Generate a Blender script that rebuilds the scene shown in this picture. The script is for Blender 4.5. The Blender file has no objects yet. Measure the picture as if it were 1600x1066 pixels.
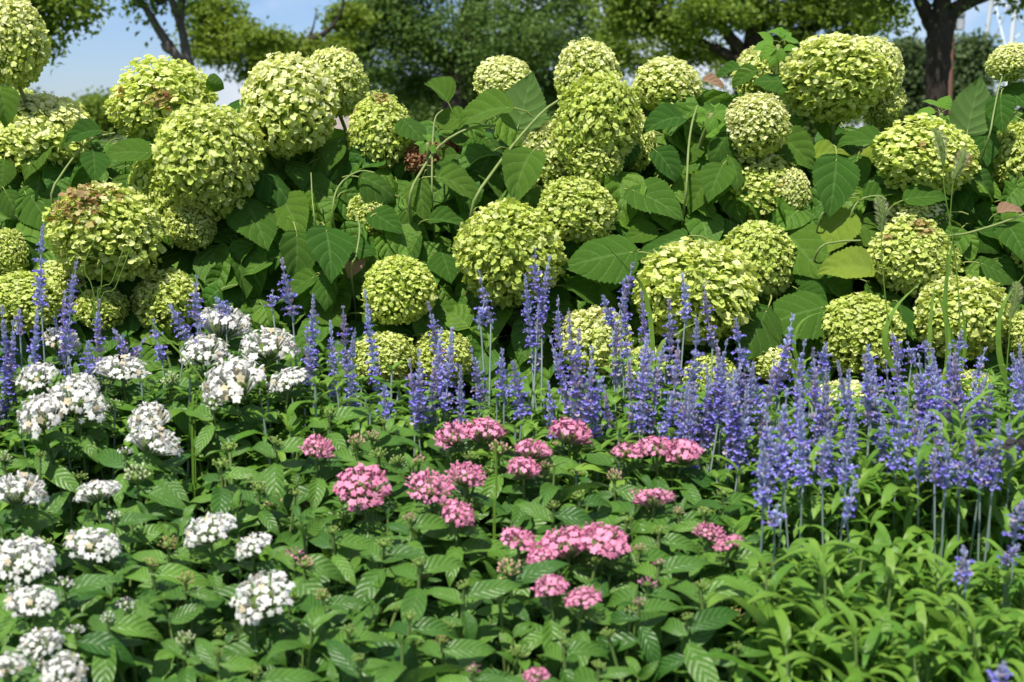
import bpy, math, random
import numpy as np
from mathutils import Vector, Matrix

# ------------------------------------------------------------------ camera, light, exposure
scene = bpy.context.scene
COL = scene.collection
PITCH = math.radians(8.0)
CAM_Z = 1.2
cam_data = bpy.data.cameras.new("camera")
cam = bpy.data.objects.new("camera", cam_data)
COL.objects.link(cam)
cam.location = (0, 0, CAM_Z)
cam.rotation_euler = (math.radians(90) - PITCH, 0, 0)
cam_data.sensor_fit = 'HORIZONTAL'
cam_data.sensor_width = 23.5
cam_data.lens = 35.0
cam_data.clip_start = 0.05
cam_data.clip_end = 3000
cam_data.dof.use_dof = True
cam_data.dof.focus_distance = 3.15
cam_data.dof.aperture_fstop = 4.8
scene.camera = cam

SUN_EL, SUN_AZ = 60.0, -24.0
world = bpy.data.worlds.new("World")
scene.world = world
world.use_nodes = True
wn, wl = world.node_tree.nodes, world.node_tree.links
wn.clear()
w_out = wn.new("ShaderNodeOutputWorld")
w_bg = wn.new("ShaderNodeBackground")
w_bg.inputs["Strength"].default_value = 0.085
w_sky = wn.new("ShaderNodeTexSky")
w_sky.sky_type = 'NISHITA'
w_sky.sun_disc = False
w_sky.sun_elevation = math.radians(SUN_EL)
w_sky.sun_rotation = math.radians(180 - SUN_AZ)
w_sky.air_density = 1.0
w_sky.dust_density = 0.2
w_sky.ozone_density = 2.0
w_tc = wn.new("ShaderNodeTexCoord")
w_map = wn.new("ShaderNodeMapping")
w_map.inputs["Scale"].default_value = (1.0, 1.0, 2.2)
w_map.inputs["Location"].default_value = (0.35, 0.1, 0.2)
w_noise = wn.new("ShaderNodeTexNoise")
w_noise.inputs["Scale"].default_value = 5.0
w_noise.inputs["Detail"].default_value = 7.0
w_noise.inputs["Roughness"].default_value = 0.55
w_ramp = wn.new("ShaderNodeValToRGB")
w_ramp.color_ramp.elements[0].position = 0.43
w_ramp.color_ramp.elements[0].color = (0, 0, 0, 1)
w_ramp.color_ramp.elements[1].position = 0.62
w_ramp.color_ramp.elements[1].color = (0.9, 0.9, 0.9, 1)
w_mix = wn.new("ShaderNodeMix")
w_mix.data_type = 'RGBA'
w_mix.inputs[7].default_value = (7.2, 7.5, 8.3, 1)
wl.new(w_tc.outputs["Generated"], w_map.inputs["Vector"])
wl.new(w_map.outputs["Vector"], w_noise.inputs["Vector"])
wl.new(w_noise.outputs["Fac"], w_ramp.inputs["Fac"])
wl.new(w_ramp.outputs["Color"], w_mix.inputs[0])
w_tint = wn.new("ShaderNodeMix")
w_tint.data_type = 'RGBA'
w_tint.blend_type = 'MULTIPLY'
w_tint.inputs[0].default_value = 1.0
w_tint.inputs[7].default_value = (0.60, 0.72, 1.04, 1)
wl.new(w_sky.outputs["Color"], w_tint.inputs[6])
wl.new(w_tint.outputs[2], w_mix.inputs[6])
wl.new(w_mix.outputs[2], w_bg.inputs["Color"])
wl.new(w_bg.outputs["Background"], w_out.inputs["Surface"])

sun_data = bpy.data.lights.new("sun", 'SUN')
sun_data.energy = 4.7
sun_data.angle = math.radians(0.5)
sun_data.color = (1.0, 0.95, 0.86)
sun = bpy.data.objects.new("sun", sun_data)
COL.objects.link(sun)
sun.rotation_euler = (math.radians(90 - SUN_EL), 0, math.radians(SUN_AZ))

vs = scene.view_settings
vs.view_transform = 'Standard'
vs.look = 'None'
vs.exposure = 0.55
vs.gamma = 1.0
scene.cycles.use_denoising = True
scene.cycles.max_bounces = 7
scene.cycles.diffuse_bounces = 4
scene.cycles.glossy_bounces = 2
scene.cycles.transmission_bounces = 4

# ------------------------------------------------------------------ picture -> place
KPX = 2 * (23.5 / 2 / 35.0) / 1600.0
CP, SP = math.cos(PITCH), math.sin(PITCH)


def ray(px, py):
    xc, yc = (px - 800) * KPX, (533 - py) * KPX
    return np.array([xc, yc * SP + CP, yc * CP - SP])


def at(px, py, Y):
    d = ray(px, py)
    return np.array([0, 0, CAM_Z]) + d * (Y / d[1])


def mpp(py, Y):
    return KPX * Y / ray(800, py)[1]


def ground_z(x, y):
    if y < 1.0:
        z = 0.0
    elif y < 1.4:
        z = (0.15 + 0.26 * (y - 1.7)) * (y - 1.0) / 0.4
    elif y < 2.9:
        z = 0.15 + 0.26 * (y - 1.7)
    elif y < 4.4:
        z = 0.462
    elif y < 5.6:
        z = 0.462 * (5.6 - y) / 1.2
    else:
        z = 0.0
    return z


def canopy_Y(py):
    d = ray(800, py)
    s = -d[2] / d[1]
    return min(2.66, 1.022 / (s + 0.26))


# ------------------------------------------------------------------ mesh helpers (numpy, quads only)
class T:
    """a template shape: verts, quads, uv per vert, material per quad, colour per vert"""
    def __init__(self, V, F, UV=None, M=None, C=None):
        self.V = np.asarray(V, float).reshape(-1, 3)
        self.F = np.asarray(F, int).reshape(-1, 4)
        n = len(self.V)
        self.UV = np.zeros((n, 2)) if UV is None else np.asarray(UV, float)
        self.M = np.zeros(len(self.F), int) if M is None else np.asarray(M, int)
        self.C = np.ones((n, 3)) if C is None else np.asarray(C, float)

    def moved(self, R=None, t=(0, 0, 0), s=1.0):
        V = self.V * s
        if R is not None:
            V = V @ np.asarray(R).T
        return T(V + np.asarray(t), self.F, self.UV, self.M, self.C)

    def coloured(self, c, m=None):
        C = np.tile(np.asarray(c, float), (len(self.V), 1))
        return T(self.V, self.F, self.UV, self.M if m is None else np.full(len(self.F), m), C)


def join(ts):
    V, F, UV, M, C, o = [], [], [], [], [], 0
    for t in ts:
        V.append(t.V); F.append(t.F + o); UV.append(t.UV); M.append(t.M); C.append(t.C)
        o += len(t.V)
    return T(np.concatenate(V), np.concatenate(F), np.concatenate(UV), np.concatenate(M), np.concatenate(C))


def scatter(t, R, P, S, cols=None, tints=None):
    """many copies of one template: R (n,3,3), P (n,3), S (n,)"""
    n, k = len(P), len(t.V)
    V = np.einsum('nij,kj->nki', R, t.V) * np.asarray(S)[:, None, None] + np.asarray(P)[:, None, :]
    F = t.F[None] + (np.arange(n) * k)[:, None, None]
    UV = np.tile(t.UV, (n, 1))
    M = np.tile(t.M, n)
    if cols is None:
        C = np.tile(t.C, (n, 1))
    else:
        C = np.repeat(np.asarray(cols), k, axis=0) * np.tile(t.C, (n, 1))
    return T(V.reshape(-1, 3), F.reshape(-1, 4), UV, M, C)


def to_mesh(name, t, mats):
    me = bpy.data.meshes.new(name)
    nv, nf = len(t.V), len(t.F)
    me.vertices.add(nv)
    me.vertices.foreach_set("co", t.V.astype(np.float32).ravel())
    me.loops.add(nf * 4)
    me.loops.foreach_set("vertex_index", t.F.astype(np.int32).ravel())
    me.polygons.add(nf)
    me.polygons.foreach_set("loop_start", np.arange(0, nf * 4, 4, dtype=np.int32))
    me.polygons.foreach_set("material_index", t.M.astype(np.int32))
    me.polygons.foreach_set("use_smooth", np.ones(nf, dtype=bool))
    uv = me.uv_layers.new(name="UVMap")
    uv.data.foreach_set("uv", t.UV[t.F.ravel()].astype(np.float32).ravel())
    ca = me.color_attributes.new("Col", 'FLOAT_COLOR', 'POINT')
    c4 = np.ones((nv, 4), np.float32)
    c4[:, :3] = t.C
    ca.data.foreach_set("color", c4.ravel())
    for m in mats:
        me.materials.append(m)
    me.update()
    return me


def frames(normals, tips):
    """rotation matrices with local +Y along the tip and +Z along the normal"""
    n = normals / np.linalg.norm(normals, axis=1, keepdims=True)
    y = tips - (tips * n).sum(1, keepdims=True) * n
    y /= np.linalg.norm(y, axis=1, keepdims=True) + 1e-9
    x = np.cross(y, n)
    return np.stack([x, y, n], axis=2)


def frame1(n, y):
    return frames(np.array([n], float), np.array([y], float))[0]


def leaf(nv, nu, L=1.0, W=0.6, a=0.5, b=0.85, fold=0.15, droop=0.6, ruffle=0.02, quilt=0.0, nvein=6,
         serr=0.0, cord=0.0, roll=0.0, skew=0.0, petiole=0.0, pr=0.02, seed=0, twist=0.0):
    rs = random.Random(seed)
    v = np.linspace(0, 1, nv + 1)
    u = np.linspace(-1, 1, nu + 1)
    pk = a / (a + b)
    w = (v ** a) * ((1 - v) ** b) / ((pk ** a) * ((1 - pk) ** b))
    w = np.maximum(w, 0.015) * W / 2
    if serr:
        w = w * (1 + serr * np.where(np.arange(nv + 1) % 2 == 0, 1, -1))
    ph1, ph2 = rs.uniform(0, 6), rs.uniform(0, 6)
    th = droop * (v ** 1.3)
    dy, dz = np.cos(th), -np.sin(th)
    my = np.concatenate([[0], np.cumsum((dy[1:] + dy[:-1]) / 2 / nv)]) * L
    mz = np.concatenate([[0], np.cumsum((dz[1:] + dz[:-1]) / 2 / nv)]) * L
    V, UV = [], []
    for i in range(nv + 1):
        ph = twist * v[i]
        for j in range(nu + 1):
            au = abs(u[j])
            x = w[i] * u[j]
            z = fold * abs(x) - roll * x * x / max(W, 1e-6) * 2
            z += ruffle * L * au ** 2 * math.sin(v[i] * 11 + (ph1 if u[j] > 0 else ph2))
            z += quilt * L * abs(math.sin(math.pi * (v[i] * nvein - au * 1.4))) * (0.35 + au) * (1 - v[i] * 0.4)
            yy = -cord * L * au * (1 - v[i]) ** 5
            xx = x * math.cos(ph) - z * math.sin(ph)
            zz = x * math.sin(ph) + z * math.cos(ph)
            xx += skew * L * v[i] ** 2
            c, s = math.cos(th[i]), math.sin(th[i])
            V.append((xx, my[i] + yy * c + zz * s, mz[i] + zz * c - yy * s))
            UV.append((u[j] * 0.5 + 0.5, v[i]))
    F = []
    for i in range(nv):
        for j in range(nu):
            p = i * (nu + 1) + j
            F.append((p, p + 1, p + nu + 2, p + nu + 1))
    t = T(V, F, UV)
    if petiole:
        pts = [(0, 0.02, 0.003), (0, -petiole * 0.35, -petiole * 0.06), (0, -petiole * 0.75, -petiole * 0.25), (0, -petiole, -petiole * 0.55)]
        p = tube(pts, [pr, pr, pr * 1.1, pr * 1.3], 5)
        p.M[:] = 1
        t = join([t, p])
    return t


def smooth_path(pts, n):
    P = np.asarray(pts, float)
    if len(P) == 2:
        s = np.linspace(0, 1, n)[:, None]
        return P[0] * (1 - s) + P[1] * s
    Q = np.vstack([2 * P[0] - P[1], P, 2 * P[-1] - P[-2]])
    out = []
    seg = len(P) - 1
    for s in np.linspace(0, seg, n):
        i = min(int(s), seg - 1)
        f = s - i
        p0, p1, p2, p3 = Q[i], Q[i + 1], Q[i + 2], Q[i + 3]
        out.append(0.5 * ((2 * p1) + (-p0 + p2) * f + (2 * p0 - 5 * p1 + 4 * p2 - p3) * f * f + (-p0 + 3 * p1 - 3 * p2 + p3) * f ** 3))
    return np.array(out)


def tube(pts, radii, ns=6, wob=0.0, seed=0, cap=True):
    P = np.asarray(pts, float)
    R = np.interp(np.linspace(0, 1, len(P)), np.linspace(0, 1, len(radii)), radii)
    rs = np.random.RandomState(seed)
    tang = np.gradient(P, axis=0)
    tang /= np.linalg.norm(tang, axis=1, keepdims=True) + 1e-9
    ref = np.array([0.31, 0.9, 0.1]) if abs(tang[0][2]) > 0.7 else np.array([0.05, 0.1, 1.0])
    V, UV = [], []
    nx = np.cross(tang[0], ref)
    for i in range(len(P)):
        nx = nx - tang[i] * nx.dot(tang[i])
        nx /= np.linalg.norm(nx) + 1e-9
        ny = np.cross(tang[i], nx)
        for k in range(ns):
            a = 2 * math.pi * k / ns
            r = R[i] * (1 + wob * rs.uniform(-1, 1))
            V.append(P[i] + (nx * math.cos(a) + ny * math.sin(a)) * r)
            UV.append((k / ns, i / len(P)))
    F = []
    for i in range(len(P) - 1):
        for k in range(ns):
            k2 = (k + 1) % ns
            F.append((i * ns + k, i * ns + k2, (i + 1) * ns + k2, (i + 1) * ns + k))
    if cap and ns in (4, 6, 8):
        o = (len(P) - 1) * ns
        if ns == 4:
            F.append((o, o + 1, o + 2, o + 3))
        elif ns == 6:
            F += [(o, o + 1, o + 2, o + 3), (o + 3, o + 4, o + 5, o)]
        else:
            F += [(o, o + 1, o + 2, o + 3), (o + 3, o + 4, o + 7, o), (o + 4, o + 5, o + 6, o + 7)]
    return T(V, F, UV)


def ellipsoid(rx, ry, rz, nu=10, nv=7):
    V, UV = [], []
    for i in range(nv + 1):
        p = math.pi * (0.02 + 0.96 * i / nv)
        for j in range(nu):
            q = 2 * math.pi * j / nu
            V.append((rx * math.sin(p) * math.cos(q), ry * math.sin(p) * math.sin(q), rz * math.cos(p)))
            UV.append((j / nu, i / nv))
    F = []
    for i in range(nv):
        for j in range(nu):
            j2 = (j + 1) % nu
            F.append((i * nu + j, (i + 1) * nu + j, (i + 1) * nu + j2, i * nu + j2))
    return T(V, F, UV)


def box(x0, y0, z0, x1, y1, z1):
    V = [(x0, y0, z0), (x1, y0, z0), (x1, y1, z0), (x0, y1, z0), (x0, y0, z1), (x1, y0, z1), (x1, y1, z1), (x0, y1, z1)]
    F = [(3, 2, 1, 0), (4, 5, 6, 7), (0, 1, 5, 4), (1, 2, 6, 5), (2, 3, 7, 6), (3, 0, 4, 7)]
    # unshared corners keep box edges crisp under smooth shading
    VV = [V[i] for f in F for i in f]
    return T(VV, np.arange(24).reshape(6, 4))


# ------------------------------------------------------------------ object helpers
def link(name, me, parent=None, loc=(0, 0, 0), rot=None, scale=None):
    o = bpy.data.objects.new(name, me)
    COL.objects.link(o)
    if parent is not None:
        o.parent = parent
        loc = np.asarray(loc, float) - np.asarray(parent.location)
    o.location = loc
    if rot is not None:
        if isinstance(rot, np.ndarray) and rot.shape == (3, 3):
            o.rotation_euler = Matrix(rot.tolist()).to_euler()
        else:
            o.rotation_euler = rot
    if scale is not None:
        o.scale = scale
    return o


def world_part(name, t, mats, parent):
    """a part whose shape is given in world coordinates"""
    me = to_mesh(name, T(t.V - np.asarray(parent.location), t.F, t.UV, t.M, t.C), mats)
    o = bpy.data.objects.new(name, me)
    COL.objects.link(o)
    o.parent = parent
    return o


def tag(o, label, cat, group=None, kind=None):
    o["label"] = label
    if cat:
        o["category"] = cat
    if group:
        o["group"] = group
    if kind:
        o["kind"] = kind
    return o


def thing(name, label, cat, loc, group=None):
    o = bpy.data.objects.new(name, None)
    o.empty_display_size = 0.1
    COL.objects.link(o)
    o.location = loc
    return tag(o, label, cat, group)


def structure(name, t, mats, label=None):
    o = link(name, to_mesh(name, t, mats))
    o["kind"] = "structure"
    if label:
        o["label"] = label
    return o


# ------------------------------------------------------------------ materials
def new_mat(name):
    m = bpy.data.materials.new(name)
    m.use_nodes = True
    m.node_tree.nodes.clear()
    return m, m.node_tree.nodes, m.node_tree.links


def math_node(N, L, op, a, b=None, clamp=False):
    n = N.new("ShaderNodeMath")
    n.operation = op
    n.use_clamp = clamp
    for i, x in enumerate((a, b)):
        if x is None:
            continue
        if isinstance(x, (int, float)):
            n.inputs[i].default_value = x
        else:
            L.new(x, n.inputs[i])
    return n.outputs[0]


def mix_rgb(N, L, fac, a, b, blend='MIX'):
    n = N.new("ShaderNodeMix")
    n.data_type = 'RGBA'
    n.blend_type = blend
    for sock, x in ((n.inputs[0], fac), (n.inputs[6], a), (n.inputs[7], b)):
        if isinstance(x, (int, float)):
            sock.default_value = x
        elif isinstance(x, tuple):
            sock.default_value = (*x, 1) if len(x) == 3 else x
        else:
            L.new(x, sock)
    return n.outputs[2]


def leaf_mat(name, c_a, c_b, back=None, veins=6.0, vslope=1.4, vein_col=None, vein_amt=0.35, trans=0.3, trans_col=None,
             rough=0.5, bump=0.4, spots=0.0, spot_col=(0.2, 0.09, 0.03), spec=0.35, edge=None, edge_amt=0.0, scale=40.0):
    m, N, L = new_mat(name)
    out = N.new("ShaderNodeOutputMaterial")
    att = N.new("ShaderNodeAttribute"); att.attribute_name = "Col"
    inf = N.new("ShaderNodeObjectInfo")
    sep = N.new("ShaderNodeSeparateColor"); L.new(att.outputs["Color"], sep.inputs[0])
    uvn = N.new("ShaderNodeUVMap"); uvn.uv_map = "UVMap"
    suv = N.new("ShaderNodeSeparateXYZ"); L.new(uvn.outputs[0], suv.inputs[0])
    tc = N.new("ShaderNodeTexCoord")
    rnd = math_node(N, L, 'FRACT', math_node(N, L, 'ADD', sep.outputs[0], inf.outputs["Random"]))
    base = mix_rgb(N, L, rnd, c_a, c_b)
    nz = N.new("ShaderNodeTexNoise"); nz.inputs["Scale"].default_value = scale; nz.inputs["Detail"].default_value = 3
    L.new(tc.outputs["Object"], nz.inputs["Vector"])
    hsv = N.new("ShaderNodeHueSaturation")
    L.new(math_node(N, L, 'ADD', math_node(N, L, 'MULTIPLY', nz.outputs["Fac"], 0.7), 0.65), hsv.inputs["Value"])
    L.new(base, hsv.inputs["Color"])
    base = hsv.outputs[0]
    au = math_node(N, L, 'MULTIPLY', math_node(N, L, 'ABSOLUTE', math_node(N, L, 'SUBTRACT', suv.outputs[0], 0.5)), 2.0)
    ph = math_node(N, L, 'SUBTRACT', math_node(N, L, 'MULTIPLY', suv.outputs[1], veins), math_node(N, L, 'MULTIPLY', au, vslope))
    sn = math_node(N, L, 'ABSOLUTE', math_node(N, L, 'SINE', math_node(N, L, 'MULTIPLY', ph, math.pi)))
    lat = math_node(N, L, 'SUBTRACT', 1.0, math_node(N, L, 'MULTIPLY', sn, 4.6), clamp=True)
    mid = math_node(N, L, 'SUBTRACT', 1.0, math_node(N, L, 'MULTIPLY', au, 13.0), clamp=True)
    vm = math_node(N, L, 'MAXIMUM', lat, mid)
    if vein_col is not None and vein_amt > 0:
        base = mix_rgb(N, L, math_node(N, L, 'MULTIPLY', vm, vein_amt), base, vein_col)
    if edge is not None:
        ef = math_node(N, L, 'MULTIPLY', math_node(N, L, 'SUBTRACT', math_node(N, L, 'MULTIPLY', au, 2.0), 1.0, clamp=True), edge_amt)
        base = mix_rgb(N, L, ef, base, edge)
    if spots > 0:
        n2 = N.new("ShaderNodeTexNoise"); n2.inputs["Scale"].default_value = 55; n2.inputs["Detail"].default_value = 4
        L.new(tc.outputs["Object"], n2.inputs["Vector"])
        sp = math_node(N, L, 'MULTIPLY', math_node(N, L, 'SUBTRACT', n2.outputs["Fac"], 1.0 - spots), 12.0, clamp=True)
        base = mix_rgb(N, L, sp, base, spot_col)
    if back is not None:
        geo = N.new("ShaderNodeNewGeometry")
        bk = mix_rgb(N, L, math_node(N, L, 'MULTIPLY', vm, 0.5), back, tuple(min(1, x * 1.8) for x in back))
        base = mix_rgb(N, L, geo.outputs["Backfacing"], base, bk)
    bmp = N.new("ShaderNodeBump")
    bmp.inputs["Strength"].default_value = bump
    bmp.inputs["Distance"].default_value = 0.004
    vo = N.new("ShaderNodeTexVoronoi"); vo.inputs["Scale"].default_value = 150.0
    L.new(tc.outputs["Object"], vo.inputs["Vector"])
    hgt = math_node(N, L, 'ADD', math_node(N, L, 'MULTIPLY', sn, 0.7), math_node(N, L, 'MULTIPLY', vo.outputs["Distance"], -0.45 * min(1.0, veins / 5.0)))
    L.new(hgt, bmp.inputs["Height"])
    pr = N.new("ShaderNodeBsdfPrincipled")
    L.new(base, pr.inputs["Base Color"])
    pr.inputs["Roughness"].default_value = rough
    pr.inputs["Specular IOR Level"].default_value = spec
    if bump > 0:
        L.new(bmp.outputs[0], pr.inputs["Normal"])
    if trans > 0:
        tr = N.new("ShaderNodeBsdfTranslucent")
        if trans_col is None:
            L.new(base, tr.inputs["Color"])
        else:
            L.new(mix_rgb(N, L, 0.65, base, trans_col), tr.inputs["Color"])
        mx = N.new("ShaderNodeMixShader"); mx.inputs[0].default_value = trans
        L.new(pr.outputs[0], mx.inputs[1]); L.new(tr.outputs[0], mx.inputs[2])
        L.new(mx.outputs[0], out.inputs[0])
    else:
        L.new(pr.outputs[0], out.inputs[0])
    return m


def petal_mat(name, trans=0.35, rough=0.6, sat=1.0, val=1.0, trans_gain=(1, 1, 1), jitter=0.25):
    """petals coloured by the Col attribute (each floret's own colour)"""
    m, N, L = new_mat(name)
    out = N.new("ShaderNodeOutputMaterial")
    att = N.new("ShaderNodeAttribute"); att.attribute_name = "Col"
    inf = N.new("ShaderNodeObjectInfo")
    tc = N.new("ShaderNodeTexCoord")
    nz = N.new("ShaderNodeTexNoise"); nz.inputs["Scale"].default_value = 9
    L.new(tc.outputs["Object"], nz.inputs["Vector"])
    hsv = N.new("ShaderNodeHueSaturation")
    hsv.inputs["Saturation"].default_value = sat
    L.new(att.outputs["Color"], hsv.inputs["Color"])
    v = math_node(N, L, 'ADD', math_node(N, L, 'MULTIPLY', inf.outputs["Random"], jitter * 0.6), val - jitter * 0.5)
    L.new(math_node(N, L, 'ADD', v, math_node(N, L, 'MULTIPLY', nz.outputs["Fac"], jitter * 0.5)), hsv.inputs["Value"])
    pr = N.new("ShaderNodeBsdfPrincipled")
    L.new(hsv.outputs[0], pr.inputs["Base Color"])
    pr.inputs["Roughness"].default_value = rough
    pr.inputs["Specular IOR Level"].default_value = 0.25
    tr = N.new("ShaderNodeBsdfTranslucent")
    L.new(mix_rgb(N, L, 1.0, hsv.outputs[0], trans_gain, 'MULTIPLY'), tr.inputs["Color"])
    mx = N.new("ShaderNodeMixShader"); mx.inputs[0].default_value = trans
    L.new(pr.outputs[0], mx.inputs[1]); L.new(tr.outputs[0], mx.inputs[2])
    L.new(mx.outputs[0], out.inputs[0])
    return m


def rough_mat(name, c_a, c_b, scale=8.0, rough=0.85, bump=0.5, dist=0.02, detail=8.0, stretch=(1, 1, 1)):
    m, N, L = new_mat(name)
    out = N.new("ShaderNodeOutputMaterial")
    tc = N.new("ShaderNodeTexCoord")
    mp = N.new("ShaderNodeMapping"); mp.inputs["Scale"].default_value = stretch
    L.new(tc.outputs["Object"], mp.inputs[0])
    nz = N.new("ShaderNodeTexNoise"); nz.inputs["Scale"].default_value = scale; nz.inputs["Detail"].default_value = detail
    nz.inputs["Roughness"].default_value = 0.65
    L.new(mp.outputs[0], nz.inputs["Vector"])
    rp = N.new("ShaderNodeValToRGB")
    rp.color_ramp.elements[0].position = 0.3; rp.color_ramp.elements[0].color = (*c_a, 1)
    rp.color_ramp.elements[1].position = 0.7; rp.color_ramp.elements[1].color = (*c_b, 1)
    L.new(nz.outputs["Fac"], rp.inputs[0])
    bm = N.new("ShaderNodeBump"); bm.inputs["Strength"].default_value = bump; bm.inputs["Distance"].default_value = dist
    L.new(nz.outputs["Fac"], bm.inputs["Height"])
    pr = N.new("ShaderNodeBsdfPrincipled")
    pr.inputs["Roughness"].default_value = rough
    pr.inputs["Specular IOR Level"].default_value = 0.2
    L.new(rp.outputs[0], pr.inputs["Base Color"]); L.new(bm.outputs[0], pr.inputs["Normal"])
    L.new(pr.outputs[0], out.inputs[0])
    return m


M_HYD = leaf_mat("hydrangea leaf", (0.046, 0.140, 0.016), (0.115, 0.225, 0.022), back=(0.15, 0.27, 0.07), veins=5.0, vslope=1.7,
                 vein_col=(0.20, 0.34, 0.09), vein_amt=0.55, trans=0.37, trans_col=(0.20, 0.38, 0.010), rough=0.55, spec=0.22, bump=0.8, spots=0.31, scale=30)
M_HYD_Y = leaf_mat("yellowing hydrangea leaf", (0.19, 0.30, 0.025), (0.26, 0.33, 0.03), back=(0.3, 0.36, 0.1), veins=5.0, vslope=1.7,
                   vein_col=(0.3, 0.42, 0.1), vein_amt=0.3, trans=0.35, trans_col=(0.35, 0.45, 0.02), bump=0.6, spots=0.33, scale=30)
M_HYD_B = leaf_mat("dry hydrangea leaf", (0.30, 0.17, 0.09), (0.38, 0.24, 0.15), back=(0.55, 0.46, 0.36), veins=5.0, vslope=1.7,
                   vein_col=(0.5, 0.4, 0.25), vein_amt=0.4, trans=0.2, bump=0.7, spots=0.3, spot_col=(0.1, 0.05, 0.02))
M_HYD_N = leaf_mat("young hydrangea leaf", (0.13, 0.30, 0.03), (0.18, 0.36, 0.035), back=(0.25, 0.36, 0.1), veins=5.0, vslope=1.7,
                   vein_col=(0.25, 0.42, 0.1), vein_amt=0.4, trans=0.4, trans_col=(0.25, 0.5, 0.02), bump=0.6)
M_PETIOLE = rough_mat("petiole", (0.17, 0.24, 0.05), (0.28, 0.30, 0.09), scale=60, rough=0.55, bump=0.1, dist=0.002)
M_CANE = rough_mat("cane", (0.10, 0.05, 0.03), (0.20, 0.12, 0.07), scale=50, rough=0.7, bump=0.3, dist=0.003)
M_GREENSTEM = rough_mat("green stem", (0.14, 0.20, 0.05), (0.23, 0.28, 0.10), scale=50, rough=0.6, bump=0.15, dist=0.002)
M_FLORET = petal_mat("hydrangea petals", trans=0.46, trans_gain=(1.0, 1.0, 0.5), jitter=0.16)
M_PENTA = leaf_mat("penta leaf", (0.032, 0.105, 0.014), (0.115, 0.240, 0.030), back=(0.14, 0.23, 0.07), veins=8.0, vslope=2.0,
                   vein_col=(0.13, 0.25, 0.06), vein_amt=0.28, trans=0.25, trans_col=(0.14, 0.34, 0.015), rough=0.42, bump=0.4, spec=0.4, scale=30)
M_SALVIA = leaf_mat("salvia leaf", (0.075, 0.195, 0.018), (0.185, 0.325, 0.042), back=(0.2, 0.30, 0.11), veins=7.0, vslope=1.0,
                    vein_col=(0.2, 0.38, 0.1), vein_amt=0.15, trans=0.32, trans_col=(0.22, 0.45, 0.02), rough=0.48, bump=0.15, scale=30)
M_WHITE = petal_mat("white penta petals", trans=0.42, jitter=0.06, rough=0.7)
M_PINK = petal_mat("pink penta petals", trans=0.40, jitter=0.14, rough=0.6)
M_BUD = petal_mat("bud", trans=0.15, jitter=0.2)
M_BLUE = petal_mat("salvia petals", trans=0.25, jitter=0.4, rough=0.65)
M_SSTEM = rough_mat("salvia stem", (0.17, 0.24, 0.20), (0.26, 0.33, 0.30), scale=40, rough=0.6, bump=0.1, dist=0.001)
M_PSTEM = rough_mat("penta stem", (0.10, 0.17, 0.04), (0.17, 0.24, 0.07), scale=40, rough=0.6, bump=0.1, dist=0.001)
M_SOIL = rough_mat("soil", (0.018, 0.012, 0.008), (0.07, 0.045, 0.03), scale=30, rough=0.95, bump=1.0, dist=0.03)
M_LAWN = rough_mat("lawn", (0.035, 0.075, 0.014), (0.10, 0.15, 0.035), scale=6, rough=0.9, bump=0.6, dist=0.03)
M_MULCH = rough_mat("dry litter", (0.10, 0.05, 0.025), (0.34, 0.21, 0.11), scale=40, rough=0.9, bump=0.3, dist=0.003)
M_BARK_DK = rough_mat("dark bark", (0.018, 0.014, 0.011), (0.075, 0.060, 0.048), scale=7, rough=0.95, bump=1.0, dist=0.06, stretch=(1, 1, 0.35))
M_BARK_GR = rough_mat("grey bark", (0.045, 0.040, 0.036), (0.16, 0.14, 0.12), scale=6, rough=0.95, bump=0.9, dist=0.05, stretch=(1, 1, 0.5))
M_GRASS = leaf_mat("grass blade", (0.13, 0.26, 0.03), (0.20, 0.34, 0.05), veins=1.0, vein_amt=0.0, trans=0.35, bump=0.0, rough=0.5)
M_SEED = petal_mat("grass seed", trans=0.4, jitter=0.1)


def tree_mat(name, a, b, tr):
    return leaf_mat(name, a, b, veins=1.0, vein_amt=0.0, trans=0.42, trans_col=tr, bump=0.0, rough=0.55, spec=0.3, scale=0.6)


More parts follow.
